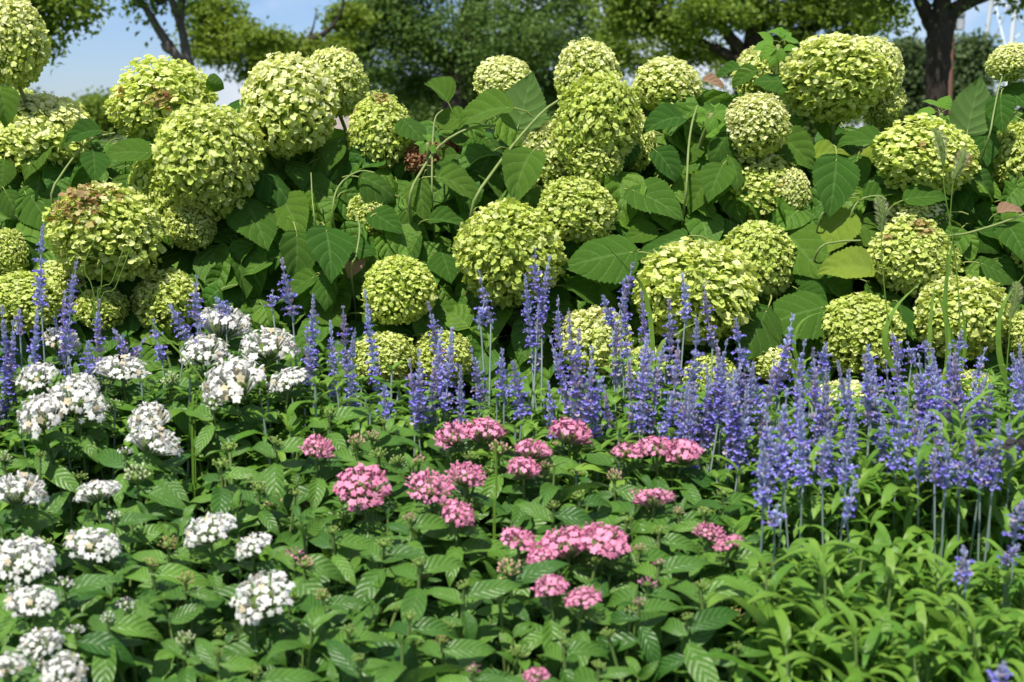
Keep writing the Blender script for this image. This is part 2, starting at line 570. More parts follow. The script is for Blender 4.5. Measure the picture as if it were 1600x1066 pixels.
# ------------------------------------------------------------------ ground
def build_ground():
    xs = np.concatenate([[-900, -200, -60, -20, -8], np.linspace(-4.5, 4.5, 20), [8, 20, 60, 200, 900]])
    ys = np.concatenate([[-300, -60, -12, -3], np.linspace(0, 7, 15), [9, 14, 25, 60, 150, 400, 1200]])
    V = [(x, y, -0.012) for y in ys for x in xs]
    n = len(xs)
    F = [(j * n + i, j * n + i + 1, (j + 1) * n + i + 1, (j + 1) * n + i) for j in range(len(ys) - 1) for i in range(n - 1)]
    structure("lawn", T(V, F), [M_LAWN], "mown green lawn running back under the trees")
    rs = np.random.RandomState(4)
    xs = np.linspace(-4.2, 4.2, 141)
    ys = np.linspace(0.7, 5.8, 86)
    V = []
    for y in ys:
        for x in xs:
            e = min(1.0, max(0.0, (4.2 - abs(x)) / 0.8))
            z = ground_z(x, y) * e * e * (3 - 2 * e)
            V.append((x, y, z - 0.02 + rs.uniform(-0.012, 0.012) + 0.02 * math.sin(x * 5) * math.sin(y * 6)))
    n = len(xs)
    F = [(j * n + i, j * n + i + 1, (j + 1) * n + i + 1, (j + 1) * n + i) for j in range(len(ys) - 1) for i in range(n - 1)]
    structure("soil_bed", T(V, F), [M_SOIL], "dark soil of the raised flower bed")
    # dry litter lying on the soil
    t = leaf(4, 2, 1, 0.3, 0.6, 0.6, fold=0.3, droop=0.8)
    k = 900
    P = np.stack([rs.uniform(-1.6, 1.6, k), rs.uniform(1.2, 2.9, k), np.zeros(k)], 1)
    P[:, 2] = [ground_z(p[0], p[1]) + 0.0 for p in P]
    nrm = rs.normal(0, 0.35, (k, 3)) + [0, 0, 1]
    R = frames(nrm, rs.normal(0, 1, (k, 3)))
    lit = link("leaf_litter", to_mesh("leaf_litter", scatter(t, R, P, rs.uniform(0.02, 0.06, k)), [M_MULCH]))
    tag(lit, "dry brown leaf litter lying on the soil between the plants", None, kind="stuff")


build_ground()

# ------------------------------------------------------------------ hydrangea flower heads
LIME, LIME2, CREAM = np.array([0.50, 0.63, 0.105]), np.array([0.69, 0.77, 0.23]), np.array([0.90, 0.91, 0.58])
BROWN_A, BROWN_B = np.array([0.30, 0.14, 0.06]), np.array([0.46, 0.27, 0.16])


def fib_dirs(n, rs, jit=0.0):
    i = np.arange(n) + 0.5
    ph = np.arccos(1 - 2 * i / n)
    th = math.pi * (1 + 5 ** 0.5) * i
    d = np.stack([np.cos(th) * np.sin(ph), np.sin(th) * np.sin(ph), np.cos(ph)], 1)
    d += rs.normal(0, jit, d.shape)
    return d / np.linalg.norm(d, axis=1, keepdims=True)


def floret_template(rs, cup):
    ps = []
    for k in range(4):
        p = leaf(3, 2, L=0.52 * rs.uniform(0.85, 1.1), W=0.52 * rs.uniform(0.9, 1.1), a=0.42, b=0.34, fold=0.12, droop=cup + rs.uniform(-0.5, 0.5), ruffle=0.11, seed=rs.randint(99))
        a = k * math.pi / 2 + rs.uniform(-0.12, 0.12)
        ps.append(p.moved(np.array([[math.cos(a), -math.sin(a), 0], [math.sin(a), math.cos(a), 0], [0, 0, 1]])))
    return join(ps)


def make_head(seed, cream=0.3, brown=None, dead=False, n=1450, fl=0.156):
    rs = np.random.RandomState(seed)
    fts = [floret_template(rs, c) for c in (-0.9, 0.2, 0.8, -1.5)]
    out = []
    d = fib_dirs(n, rs, 0.06)
    lob = rs.normal(0, 1, (7, 3)); lob /= np.linalg.norm(lob, axis=1, keepdims=True)
    bump = sum(np.exp(-((d - l) ** 2).sum(1) / 0.18) for l in lob)
    r = (0.89 + 0.115 * bump) * rs.uniform(0.86, 1.06, n)
    nrm = d * 0.68 + np.array([0, 0, 0.62]) + rs.normal(0, 0.50, (n, 3))
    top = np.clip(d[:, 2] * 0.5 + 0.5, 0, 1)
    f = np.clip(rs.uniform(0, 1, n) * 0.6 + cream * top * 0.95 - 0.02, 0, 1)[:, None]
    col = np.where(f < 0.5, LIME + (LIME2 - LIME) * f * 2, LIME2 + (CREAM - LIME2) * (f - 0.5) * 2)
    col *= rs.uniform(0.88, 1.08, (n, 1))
    if dead:
        g = rs.uniform(0, 1, (n, 1)); col = BROWN_A * (1 - g) + BROWN_B * g
    elif brown is not None:
        for bd, br in brown:
            bd = np.array(bd, float); bd /= np.linalg.norm(bd)
            hit = ((d - bd) ** 2).sum(1) < (br * rs.uniform(0.35, 1.35, n)) ** 2
            g = rs.uniform(0, 1, (n, 1))
            k_ = rs.uniform(0.45, 1.0, (n, 1))
            col[hit] = ((BROWN_A * (1 - g) + BROWN_B * g) * k_ + col * (1 - k_))[hit]
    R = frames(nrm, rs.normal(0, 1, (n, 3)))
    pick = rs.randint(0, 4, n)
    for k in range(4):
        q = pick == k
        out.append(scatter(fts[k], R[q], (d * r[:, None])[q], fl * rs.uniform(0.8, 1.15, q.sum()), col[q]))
    # the inner layer of small green florets and pedicels that closes the ball
    m = 420
    d2 = fib_dirs(m, rs, 0.1)
    R2 = frames(d2 + rs.normal(0, 0.3, (m, 3)), rs.normal(0, 1, (m, 3)))
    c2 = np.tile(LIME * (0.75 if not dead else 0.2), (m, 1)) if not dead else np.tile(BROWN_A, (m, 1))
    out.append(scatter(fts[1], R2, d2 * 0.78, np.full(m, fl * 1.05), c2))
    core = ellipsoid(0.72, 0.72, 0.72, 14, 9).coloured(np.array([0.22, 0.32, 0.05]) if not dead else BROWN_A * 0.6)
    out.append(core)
    return to_mesh("flower_head", join(out), [M_FLORET])


HEADS = {
    'l': [make_head(11, 0.25), make_head(12, 0.35, [((0.2, -0.8, 0.3), 0.14)]), make_head(13, 0.2), make_head(14, 0.4)],
    'c': [make_head(21, 0.8), make_head(22, 0.65, [((-0.2, -0.5, 0.85), 0.16)])],
    'w': [make_head(31, 1.25)],
    's': [make_head(41, 0.35, [((0.25, -0.85, 0.15), 0.26), ((-0.5, -0.7, 0.45), 0.13)]), make_head(42, 0.35, [((0.1, -0.3, 0.95), 0.3), ((-0.6, -0.4, 0.5), 0.12)])],
    'b': [make_head(51, 0.35, [((-0.55, -0.42, 0.72), 0.62)])],
    'd': [make_head(61, dead=True, n=420)],
}

# ------------------------------------------------------------------ hydrangea leaves
def hleaf(seed, **kw):
    p = dict(L=1.0, W=0.76, a=0.50, b=1.18, fold=0.16, droop=0.55, ruffle=0.018, quilt=0.017, nvein=5, serr=0.034, cord=0.10, petiole=0.42, pr=0.014, seed=seed)
    p.update(kw)
    return leaf(30, 10, **p)


HL = [hleaf(1), hleaf(2, droop=1.05, W=0.74, fold=0.35, ruffle=0.03), hleaf(3, droop=0.3, W=0.88, fold=0.05, roll=0.25), hleaf(4, droop=1.2, W=0.76, fold=-0.1, roll=0.5, skew=0.06),
      hleaf(5, droop=0.8, W=0.70, fold=0.5, skew=-0.07, twist=0.5, ruffle=0.03)]
HL_FOLD = hleaf(6, droop=0.8, W=0.85, fold=0.95, ruffle=0.03)
HL_SMALL = [leaf(12, 6, W=0.76, a=0.5, b=1.18, fold=0.2, droop=dr, ruffle=0.02, quilt=0.012, nvein=6, cord=0.1, petiole=0.4, pr=0.014, seed=i, serr=0.015) for i, dr in enumerate((0.4, 0.8, 1.1, 0.6))]
HL_SMALL += [leaf(12, 6, W=0.74, a=0.5, b=1.15, fold=f, droop=dr, ruffle=0.05, quilt=0.02, nvein=6, cord=0.1, petiole=0.4, pr=0.014, seed=9 + i, serr=0.02, twist=tw) for i, (f, dr, tw) in enumerate(((0.6, 1.4, 0.6), (0.8, 0.9, -0.5), (-0.3, 1.6, 0.3), (0.45, 0.2, 0.9)))]
HL_MESH = {}
for nm, m in (('n', M_HYD), ('y', M_HYD_Y), ('b', M_HYD_B), ('v', M_HYD_N)):
    HL_MESH[nm] = [to_mesh("leaf", t, [m, M_PETIOLE]) for t in (HL + [HL_FOLD])]
TOCAM = np.array([0, -1, 0.25])
R0 = random.Random(77)


def y_line(py):
    return 3.25 - (py - 300) * 0.0008


def hero_leaf(parent, px, py, lpx, tip, kind='n', face=0.0, dY=0.0, var=None, under=False, label=None):
    Y = y_line(py) + dY
    s = lpx * mpp(py, Y) * 0.95
    a = math.radians(tip)
    tipv = np.array([math.cos(a), 0.25 * R0.uniform(-1, 0.3), math.sin(a)])
    n = np.array([R0.uniform(-0.55, 0.55), -0.7, 0.66 + face + R0.uniform(-0.35, 0.3)])
    if under:
        n = -np.array([R0.uniform(-0.2, 0.2), -0.95, 0.05 + face])
    R = frame1(n, tipv)
    mid = at(px, py, Y)
    base = mid - R[:, 1] * s * 0.45
    k = var if var is not None else R0.randrange(5)
    o = link("leaf", HL_MESH[kind][k], parent, base, R, (s, s, s))
    if label:
        o["label"] = label
    return base, R, s


SHRUBS = {
    'A': (20, -70, 105, "hydrangea shrub at the left edge with one big head raised against the sky"),
    'B': (250, 105, 400, "hydrangea shrub whose lowest head has a browned top, behind the tall left salvias"),
    'C': (530, 400, 640, "hydrangea shrub with two joined pale heads on top and a big drooping leaf below"),
    'D': (720, 640, 850, "hydrangea shrub with one dried brown head above the large round lime head in the middle"),
    'E': (940, 850, 1070, "hydrangea shrub carrying the tallest stacked double head, right of the folded pale leaf"),
    'F': (1150, 1070, 1235, "hydrangea shrub with the palest cream head and two big heads behind the salvia"),
    'G': (1310, 1235, 1410, "hydrangea shrub with a wide triple head near the dark tree trunk and yellowing leaves below"),
    'H': (1500, 1410, 1680, "hydrangea shrub at the right end, its heads crossed by foxtail seed heads"),
}
shrub = {}
for k, (bx, x0, x1, lab) in SHRUBS.items():
    p = at(bx, 300, 3.55)
    shrub[k] = thing("hydrangea_shrub", lab, "hydrangea", (p[0], 3.5, ground_z(p[0], 3.5) - 0.02), "hydrangea shrubs along the back of the bed")

HEAD_LIST = [  # px, py, width, height, nearer(-)/farther(+), kind, shrub, label
    (18, 66, 118, 142, -0.12, 'c', 'A', "largest head at the left edge, seen against blue sky"),
    (62, 208, 170, 125, 0.06, 'c', 'A', None), (20, 180, 90, 90, 0.16, 'l', 'A', None),
    (12, 398, 66, 82, 0.0, 'l', 'A', None), (34, 468, 130, 90, -0.04, 'l', 'A', None), (95, 445, 90, 80, 0.03, 'l', 'A', None),
    (160, 482, 96, 70, 0.0, 'l', 'B', None),
    (258, 162, 168, 138, 0.10, 's', 'B', "head with browned florets on its crown"),
    (325, 248, 166, 170, -0.10, 'l', 'B', None), (255, 300, 110, 160, 0.04, 'l', 'B', None), (300, 352, 80, 80, 0.0, 'l', 'B', None),
    (165, 362, 178, 158, -0.10, 'b', 'B', "head with a large dry brown patch on its upper left"),
    (262, 470, 110, 100, 0.02, 'l', 'B', None),
    (453, 163, 156, 160, -0.04, 'c', 'C', None), (525, 128, 96, 112, 0.10, 'c', 'C', None), (592, 206, 100, 116, 0.04, 's', 'C', "head with a small rusty spot at its centre"),
    (578, 338, 70, 74, 0.05, 'l', 'C', None), (625, 452, 128, 108, -0.04, 'l', 'C', None), (600, 562, 105, 90, -0.02, 'l', 'C', None),
    (785, 124, 96, 72, 0.14, 'c', 'D', None), (795, 396, 176, 164, -0.08, 'l', 'D', "large round lime head low in the middle"),
    (662, 246, 66, 62, 0.04, 'd', 'D', "dried brown head"), (702, 232, 36, 38, 0.10, 'd', 'D', "dried brown head"),
    (692, 562, 96, 90, 0.0, 'l', 'D', None), (856, 246, 92, 118, 0.06, 'c', 'D', None),
    (918, 122, 106, 122, 0.02, 'c', 'E', None), (938, 188, 132, 150, -0.04, 'l', 'E', "lower half of the tall stacked head"), (925, 248, 108, 84, 0.0, 'l', 'E', None), (992, 222, 62, 96, 0.10, 'c', 'E', None),
    (1044, 133, 112, 88, 0.10, 'c', 'E', None), (902, 328, 128, 104, -0.03, 'l', 'E', None), (930, 536, 116, 118, 0.0, 'c', 'E', None),
    (1184, 196, 98, 100, -0.06, 'w', 'F', "palest cream head"), (1186, 292, 134, 112, 0.06, 'l', 'F', None), (1240, 302, 56, 80, 0.02, 'c', 'F', None),
    (1186, 112, 78, 84, 0.16, 'c', 'F', None), (1185, 408, 122, 130, 0.02, 'l', 'F', None), (1086, 456, 196, 168, -0.08, 'l', 'F', "large head just behind the salvia spikes"),
    (1110, 590, 90, 80, -0.02, 'l', 'F', None), (1205, 566, 80, 60, -0.02, 'c', 'F', None), (1010, 580, 80, 80, 0.0, 'l', 'F', None),
    (1302, 122, 172, 134, -0.02, 'c', 'G', "wide head near the dark trunk"), (1368, 112, 88, 110, 0.08, 'c', 'G', None), (1382, 165, 60, 70, 0.12, 'c', 'G', None),
    (1344, 516, 132, 120, -0.04, 'l', 'G', None),
    (1448, 246, 172, 118, -0.04, 's', 'H', "wide head crossed by foxtail seed heads"), (1432, 340, 106, 76, 0.04, 'w', 'H', None), (1424, 402, 136, 118, -0.03, 's', 'H', None),
    (1500, 497, 146, 136, -0.06, 'l', 'H', None), (1580, 97, 78, 60, 0.02, 'c', 'H', None), (1592, 246, 88, 112, 0.06, 'l', 'H', None),
    (1596, 526, 72, 80, 0.0, 'l', 'H', None), (1508, 385, 46, 96, 0.12, 'l', 'H', None), (1320, 628, 110, 70, -0.05, 'c', 'G', None), (1510, 610, 100, 70, -0.02, 'l', 'H', None), (1650, 400, 130, 130, 0.05, 'l', 'H', None), (-60, 300, 140, 140, 0.1, 'l', 'A', None),
]
hr = random.Random(5)
stem_ends = {k: [] for k in SHRUBS}
hcount = {}
for (px, py, w, h, dY, kind, sk, lab) in HEAD_LIST:
    Y = y_line(py) + dY
    s = mpp(py, Y)
    c = at(px, py, Y)
    i = hcount.get(kind, 0)
    hcount[kind] = i + 1
    me = HEADS[kind][i % len(HEADS[kind])]
    rz = hr.uniform(-0.35, 0.35) if kind in 'bs' else hr.uniform(0, 6.28)
    rw, rh = w * s / 2 * 1.03, h * s / 2 * 1.03
    o = link("flower_head", me, shrub[sk], c, (hr.uniform(-0.22, 0.22), hr.uniform(-0.22, 0.22), rz), (rw, (rw + min(rw, rh)) / 2, rh))
    if lab:
        o["label"] = lab
    stem_ends[sk].append((c + np.array([0, 0.0, -rh * 0.6])))

HERO = [  # shrub, px, py, length, tip direction, options
    ('A', 52, 246, 78, -112, {}), ('A', 8, 165, 66, -80, dict(face=-0.5, dY=-0.2)), ('A', 66, 333, 84, -60, {}), ('A', 44, 398, 62, -65, {}), ('A', 4, 272, 50, -100, {}),
    ('A', 20, 320, 60, -60, {}), ('A', 100, 290, 60, -100, dict(dY=0.08)), ('A', 62, 395, 50, -100, dict(dY=0.1)),
    ('B', 148, 258, 62, -90, dict(var=0, dY=-0.1)), ('B', 196, 236, 78, 190, dict(dY=-0.08)), ('B', 128, 206, 58, -150, dict(dY=-0.1)), ('B', 108, 218, 40, 200, dict(dY=-0.05)),
    ('B', 375, 188, 84, -80, dict(dY=0.02, var=2)), ('B', 342, 132, 40, -20, dict(face=-0.6, var=3)), ('B', 420, 230, 56, -8, {}), ('B', 402, 348, 100, -78, dict(var=2, dY=-0.04)),
    ('B', 408, 268, 84, -72, {}), ('B', 440, 292, 86, -48, dict(dY=-0.03)), ('B', 335, 428, 110, -85, dict(dY=0.08, var=2)), ('B', 235, 430, 70, -70, dict(dY=0.1)),
    ('B', 300, 420, 90, -60, dict(dY=0.14)), ('B', 378, 430, 70, -95, dict(dY=0.02)), ('B', 200, 300, 60, -30, dict(dY=0.1)),
    ('C', 455, 335, 96, -62, dict(dY=-0.02, var=0)), ('C', 516, 392, 104, -95, dict(dY=-0.1, var=0, label="large drooping leaf with deep veins")), ('C', 466, 402, 90, -92, dict(dY=-0.03)),
    ('C', 462, 448, 74, -155, dict(dY=-0.02, face=0.4)), ('C', 512, 452, 66, -85, dict(dY=-0.05, var=3, face=0.4)), ('C', 506, 286, 66, -80, dict(dY=0.1)), ('C', 520, 242, 52, -100, {}),
    ('C', 560, 388, 58, -20, dict(dY=-0.03)), ('C', 575, 425, 66, -60, {}), ('C', 552, 415, 44, -110, dict(kind='b', dY=-0.02, label="small browned dry leaf")), ('C', 545, 300, 66, -60, dict(dY=0.05)),
    ('C', 600, 290, 80, -10, dict(dY=-0.02)), ('C', 540, 262, 60, -120, dict(dY=0.05)), ('C', 660, 490, 70, -20, dict(dY=0.05)), ('C', 520, 490, 66, -60, dict(dY=0.0)),
    ('D', 648, 204, 62, -75, dict(dY=-0.02, var=2)), ('D', 683, 140, 54, 115, dict(dY=0.0, face=-0.3, var=5, label="curled leaf with brown spots")), ('D', 752, 172, 98, 186, dict(dY=-0.08, var=1, face=0.3)),
    ('D', 820, 158, 92, 75, dict(dY=-0.04, var=2, under=True, label="upturned leaf showing its pale veined underside")), ('D', 700, 186, 60, 170, dict(dY=0.03)), ('D', 735, 215, 64, -20, dict(dY=0.06)),
    ('D', 706, 278, 66, -25, dict(dY=-0.03)), ('D', 656, 312, 70, -82, dict(dY=-0.04)), ('D', 722, 288, 84, -5, dict(dY=-0.06, face=0.5)), ('D', 700, 344, 62, -15, dict(dY=-0.04)), ('D', 812, 268, 104, -102, dict(dY=-0.06, var=4)),
    ('D', 604, 345, 66, -40, dict(dY=-0.02)), ('D', 648, 352, 60, -60, dict(dY=0.02)), ('D', 698, 416, 64, -82, dict(dY=0.0, var=2)), ('D', 735, 442, 60, -60, dict(dY=0.05)), ('D', 770, 290, 60, -60, dict(dY=0.05)),
    ('D', 690, 245, 50, -150, dict(dY=0.02)), ('D', 700, 500, 76, -40, dict(dY=0.02)), ('D', 640, 395, 66, -90, dict(dY=0.02)), ('D', 780, 240, 60, -60, dict(dY=0.08)),
    ('E', 936, 402, 120, 184, dict(dY=-0.08, var=2, face=0.1, label="broad lit leaf crossed by a grass blade")), ('E', 918, 458, 76, -25, dict(dY=-0.02, face=0.3)), ('E', 1030, 384, 92, 185, dict(dY=-0.03, face=0.4)), ('E', 1026, 312, 104, -48, dict(dY=-0.04, var=0)),
    ('E', 1044, 256, 66, -58, dict(dY=-0.04)), ('E', 1036, 186, 74, 205, dict(dY=-0.04, var=1)), ('E', 985, 330, 80, -70, dict(dY=0.06)), ('E', 985, 290, 70, -60, dict(dY=0.1)), ('E', 1050, 345, 70, -20, dict(dY=0.03)), ('E', 900, 490, 60, -60, dict(dY=0.05)), ('E', 1000, 365, 60, -150, dict(dY=0.0)), ('E', 960, 465, 56, -60, dict(dY=0.0)),
    ('F', 1122, 232, 62, -120, dict(dY=-0.03)), ('F', 1118, 282, 76, -102, dict(dY=-0.08, var=0)), ('F', 1152, 266, 66, -80, dict(dY=-0.04)), ('F', 1090, 300, 70, -120, dict(dY=-0.02, var=4)), ('F', 1075, 240, 56, -100, dict(dY=0.05)),
    ('F', 1205, 126, 62, 180, dict(dY=-0.02)), ('F', 1132, 112, 48, 160, dict(dY=0.0, face=0.3)), ('F', 1118, 128, 40, -8, dict(kind='b', dY=-0.05, var=1, face=0.5, label="dry pinkish brown leaf")), ('F', 1100, 350, 70, -60, dict(dY=0.05)),
    ('F', 1125, 205, 60, -30, dict(kind='v', dY=0.02)), ('F', 1245, 232, 84, -50, dict(dY=0.02)), ('F', 1180, 522, 100, -120, dict(dY=-0.08, var=2)), ('F', 1238, 492, 116, 205, dict(dY=-0.05, var=2, label="long broad leaf behind the tall salvia spike")), ('F', 1270, 465, 60, -30, dict(kind='n', dY=-0.02)),
    ('F', 1160, 120, 50, 200, dict(dY=0.06)), ('F', 1110, 400, 60, -70, dict(dY=0.08)),
    ('G', 1344, 216, 80, 170, dict(dY=-0.06, face=0.3)), ('G', 1304, 288, 104, -100, dict(dY=-0.10, var=0, label="large puckered leaf hanging below the wide head")), ('G', 1300, 238, 62, 10, dict(kind='y', dY=0.02, label="yellowing leaf")), ('G', 1340, 242, 56, -170, dict(kind='y', dY=0.04, label="yellowing leaf")),
    ('G', 1304, 362, 84, -105, dict(kind='y', dY=-0.04, var=2, label="pale yellow green leaf")), ('G', 1322, 414, 92, 178, dict(kind='y', dY=-0.08, var=1, label="lime yellow folded leaf")), ('G', 1254, 392, 124, -58, dict(dY=-0.02, var=2)), ('G', 1362, 362, 80, -20, dict(dY=0.0)),
    ('G', 1280, 430, 80, -60, dict(dY=-0.02)), ('G', 1320, 462, 70, -30, dict(dY=0.0)), ('G', 1410, 500, 68, -110, dict(dY=-0.06)), ('G', 1290, 190, 66, -80, dict(dY=0.08)), ('G', 1400, 300, 70, 190, dict(dY=-0.02)), ('G', 1378, 460, 60, -60, dict(dY=0.04)), ('G', 1230, 350, 70, -80, dict(dY=0.02)),
    ('H', 1520, 165, 92, 78, dict(dY=-0.04, var=2, under=True, label="upturned leaf with pale veins under the top right head")), ('H', 1564, 176, 66, -85, dict(dY=-0.06, var=0)), ('H', 1448, 306, 72, 0, dict(dY=-0.08, face=0.3)), ('H', 1382, 304, 66, 20, dict(dY=-0.02)),
    ('H', 1545, 292, 64, -10, dict(dY=0.0)), ('H', 1592, 376, 84, -80, dict(dY=-0.06)), ('H', 1562, 424, 76, -10, dict(dY=-0.02)), ('H', 1582, 326, 46, 5, dict(kind='b', dY=-0.06, var=1, face=0.6, label="curled whitish brown dead leaf")), ('H', 1540, 232, 60, -90, dict(dY=0.0)),
    ('H', 1500, 330, 66, -60, dict(dY=0.05)), ('H', 1540, 370, 70, -40, dict(dY=0.04)), ('H', 1590, 150, 60, -60, dict(dY=0.04)), ('H', 1530, 430, 60, -120, dict(dY=0.03)), ('H', 1575, 480, 60, -60, dict(dY=0.04)), ('H', 1510, 205, 50, 30, dict(dY=0.06)),
]
for sk, px, py, lp, tip, kw in HERO:
    hero_leaf(shrub[sk], px, py, lp, tip, **kw)
# young shoots with small bright leaves
for sk, cx, cy, n, ln, dY in (('F', 1216, 70, 9, 40, -0.02), ('H', 1470, 178, 7, 42, 0.02), ('F', 1112, 178, 6, 34, -0.04), ('D', 668, 224, 5, 24, -0.06)):
    for i in range(n):
        a = 360 * i / n + 20
        hero_leaf(shrub[sk], cx + 25 * math.cos(math.radians(a)) * ln / 40, cy - 20 * math.sin(math.radians(a)) * ln / 40, ln * R0.uniform(0.65, 0.95), a + R0.uniform(-15, 15), kind='v', dY=dY + 0.03 * math.sin(math.radians(a)), face=R0.uniform(-0.5, 0.7), label="young bright leaf")
    Y = y_line(cy) + dY
    stem_ends[sk].append(at(cx, cy, Y))

# canes
cr = random.Random(9)
for sk, ends in stem_ends.items():
    o = shrub[sk]
    b = np.array(o.location)
    for e in ends:
        base = b + np.array([cr.uniform(-0.12, 0.12), cr.uniform(-0.15, 0.15), 0])
        base[0] += (e[0] - base[0]) * 0.35
        m1 = base * 0.55 + e * 0.45 + np.array([cr.uniform(-0.05, 0.05), 0.10, 0.02])
        m2 = base * 0.15 + e * 0.85 + np.array([cr.uniform(-0.03, 0.03), 0.05, -0.01])
        t = tube(smooth_path([base, m1, m2, e], 14), [0.007, 0.0055, 0.0045], 6)
        t.M[len(t.F) // 2:] = 1
        world_part("stem", t, [M_CANE, M_GREENSTEM], o)
# the bare arching stems in the open middle of the row
for sk, pts, r in (('D', [(640, 310), (658, 268), (690, 225), (735, 200), (775, 196)], 0.0052), ('E', [(738, 322), (775, 262), (820, 205), (860, 165), (905, 142)], 0.0058),
                   ('D', [(675, 300), (676, 225), (680, 185), (692, 172)], 0.0036), ('G', [(1282, 340), (1300, 320), (1320, 305), (1332, 300)], 0.0035), ('G', [(1330, 335), (1345, 312), (1372, 306), (1385, 312)], 0.0035),
                   ('G', [(1278, 392), (1310, 378), (1345, 376)], 0.004), ('H', [(1450, 380), (1510, 365), (1560, 350), (1600, 335)], 0.0045), ('F', [(1072, 300), (1076, 230), (1082, 190), (1090, 165)], 0.0045),
                   ('H', [(1545, 215), (1552, 180), (1560, 140), (1566, 120)], 0.0036), ('B', [(80, 310), (98, 270), (125, 235), (150, 215), (180, 208)], 0.0042), ('C', [(520, 330), (530, 290), (560, 268), (585, 270)], 0.0035), ('C', [(548, 420), (556, 400), (562, 355), (552, 330)], 0.0038), ('C', [(492, 345), (488, 310), (486, 270)], 0.003)):
    P = [at(x, y, y_line(y) - 0.06) for x, y in pts]
    P = [P[0] + np.array([0, 0.22, -0.30]), P[0] + np.array([0, 0.09, -0.10])] + P
    r *= 0.64
    t = tube(smooth_path(P, 18), [r, r * 0.9, r * 0.75], 7)
    world_part("stem", t, [M_GREENSTEM], shrub[sk])

# inner foliage that fills each shrub
TOPX = [-80, 0, 150, 250, 350, 420, 500, 545, 620, 680, 800, 900, 1000, 1130, 1250, 1400, 1450, 1500, 1530, 1680]
TOPY = [190, 215, 240, 240, 235, 240, 225, 245, 225, 205, 195, 210, 195, 150, 215, 245, 235, 215, 185, 190]
fr = np.random.RandomState(3)
for sk, (bx, x0, x1, lab) in SHRUBS.items():
    n = int(380 * (x1 - x0) / 200)
    parts = []
    for q in range(n):
        px = fr.uniform(x0 - 25, x1 + 25)
        ty = np.interp(px, TOPX, TOPY)
        py = ty + (640 - ty) * fr.uniform(0, 1) ** 1.05
        Y = y_line(py) + fr.choice([fr.uniform(0.0, 0.14), fr.uniform(0.1, 0.5), fr.uniform(0.1, 0.5)]) + (0.03 if py < 300 else 0)
        p = at(px, py, Y)
        a = math.radians(fr.normal(-85, 50))
        R = frame1(np.array([fr.uniform(-0.5, 0.5), -0.7, 0.75 + fr.uniform(-0.5, 0.4)]), np.array([math.cos(a), fr.uniform(-0.6, 0.1), math.sin(a)]))
        s = fr.uniform(0.065, 0.125)
        t = HL_SMALL[q % 8].moved(R, p - R[:, 1] * s * 0.4, s)
        t.C = np.tile(np.array([[fr.uniform(0, 1)] * 3]), (len(t.V), 1))
        parts.append(t)
    # outer leaves on the far side of the row
    for q in range(n // 2):
        px = fr.uniform(x0 - 25, x1 + 25)
        p = at(px, 300, 3.75)
        p = np.array([p[0], fr.uniform(3.7, 4.1), fr.uniform(0.5, 1.15)])
        R = frame1(np.array([fr.uniform(-0.5, 0.5), 0.7, 0.75]), np.array([fr.uniform(-1, 1), 0.5, -0.7]))
        t = HL_SMALL[q % 4].moved(R, p, fr.uniform(0.09, 0.14))
        t.C = np.tile(np.array([[fr.uniform(0, 1)] * 3]), (len(t.V), 1))
        parts.append(t)
    world_part("foliage", join(parts), [M_HYD, M_PETIOLE], shrub[sk])

# ------------------------------------------------------------------ pentas
PL = [leaf(9, 4, 1.0, 0.375, 0.72, 1.1, fold=f, droop=d, ruffle=0.02, quilt=0.012, nvein=8, seed=i, skew=k) for i, (f, d, k) in enumerate(((0.25, 0.8, 0.0), (0.4, 1.1, 0.05), (0.15, 0.6, -0.04), (0.3, 1.4, 0.03)))]


def penta_foliage(seed, n_shoots=14, rad=0.16):
    rs = np.random.RandomState(seed)
    parts = []
    tufts = []
    for q in range(n_shoots):
        a, r = q * 2.4 + rs.uniform(-0.3, 0.3), rad * math.sqrt((q + 0.5) / n_shoots)
        top = np.array([r * math.cos(a), r * math.sin(a), 0.485 - 0.30 * r * r / rad + rs.uniform(-0.13, 0.02)])
        base = np.array([r * 0.25 * math.cos(a), r * 0.25 * math.sin(a), 0])
        st = smooth_path([base, base * 0.4 + top * 0.6 + np.array([0, 0, -0.02]), top], 9)
        tt = tube(st, [0.0035, 0.0025, 0.0018], 5)
        tt.M[:] = 1
        parts.append(tt)
        axis = (st[-1] - st[-3]); axis /= np.linalg.norm(axis)
        rot = rs.uniform(0, 3.14)
        for lev in range(8):
            dist = 0.004 + 0.028 * lev + 0.003 * lev * lev
            f = 1 - dist / np.linalg.norm(top - base)
            if f < 0.12:
                break
            p = np.array([np.interp(f, np.linspace(0, 1, 9), st[:, i]) for i in range(3)])
            L = [0.036, 0.062, 0.082, 0.092, 0.094, 0.090, 0.082, 0.075][lev] * rs.uniform(0.8, 1.2)
            for side in range(2):
                b = rot + lev * 1.571 + side * math.pi + rs.uniform(-0.35, 0.35)
                up = [1.2, 0.8, 0.4, 0.1, -0.2, -0.4, -0.5, -0.6][lev] + rs.uniform(-0.5, 0.5)
                out = np.array([math.cos(b), math.sin(b), up])
                nrm = np.array([-up * math.cos(b) * 0.6, -up * math.sin(b) * 0.6 - 0.3, 0.9]) + rs.normal(0, 0.45, 3)
                R = frame1(nrm, out)
                t = PL[rs.randint(4)].moved(R, p, L)
                t.C = np.tile(np.array([[rs.uniform(0, 1)] * 3]), (len(t.V), 1))
                parts.append(t)
        tufts.append(top)
    return to_mesh("foliage", join(parts), [M_PENTA, M_PSTEM]), tufts


PENTA_FOL = [penta_foliage(100 + i) for i in range(8)]


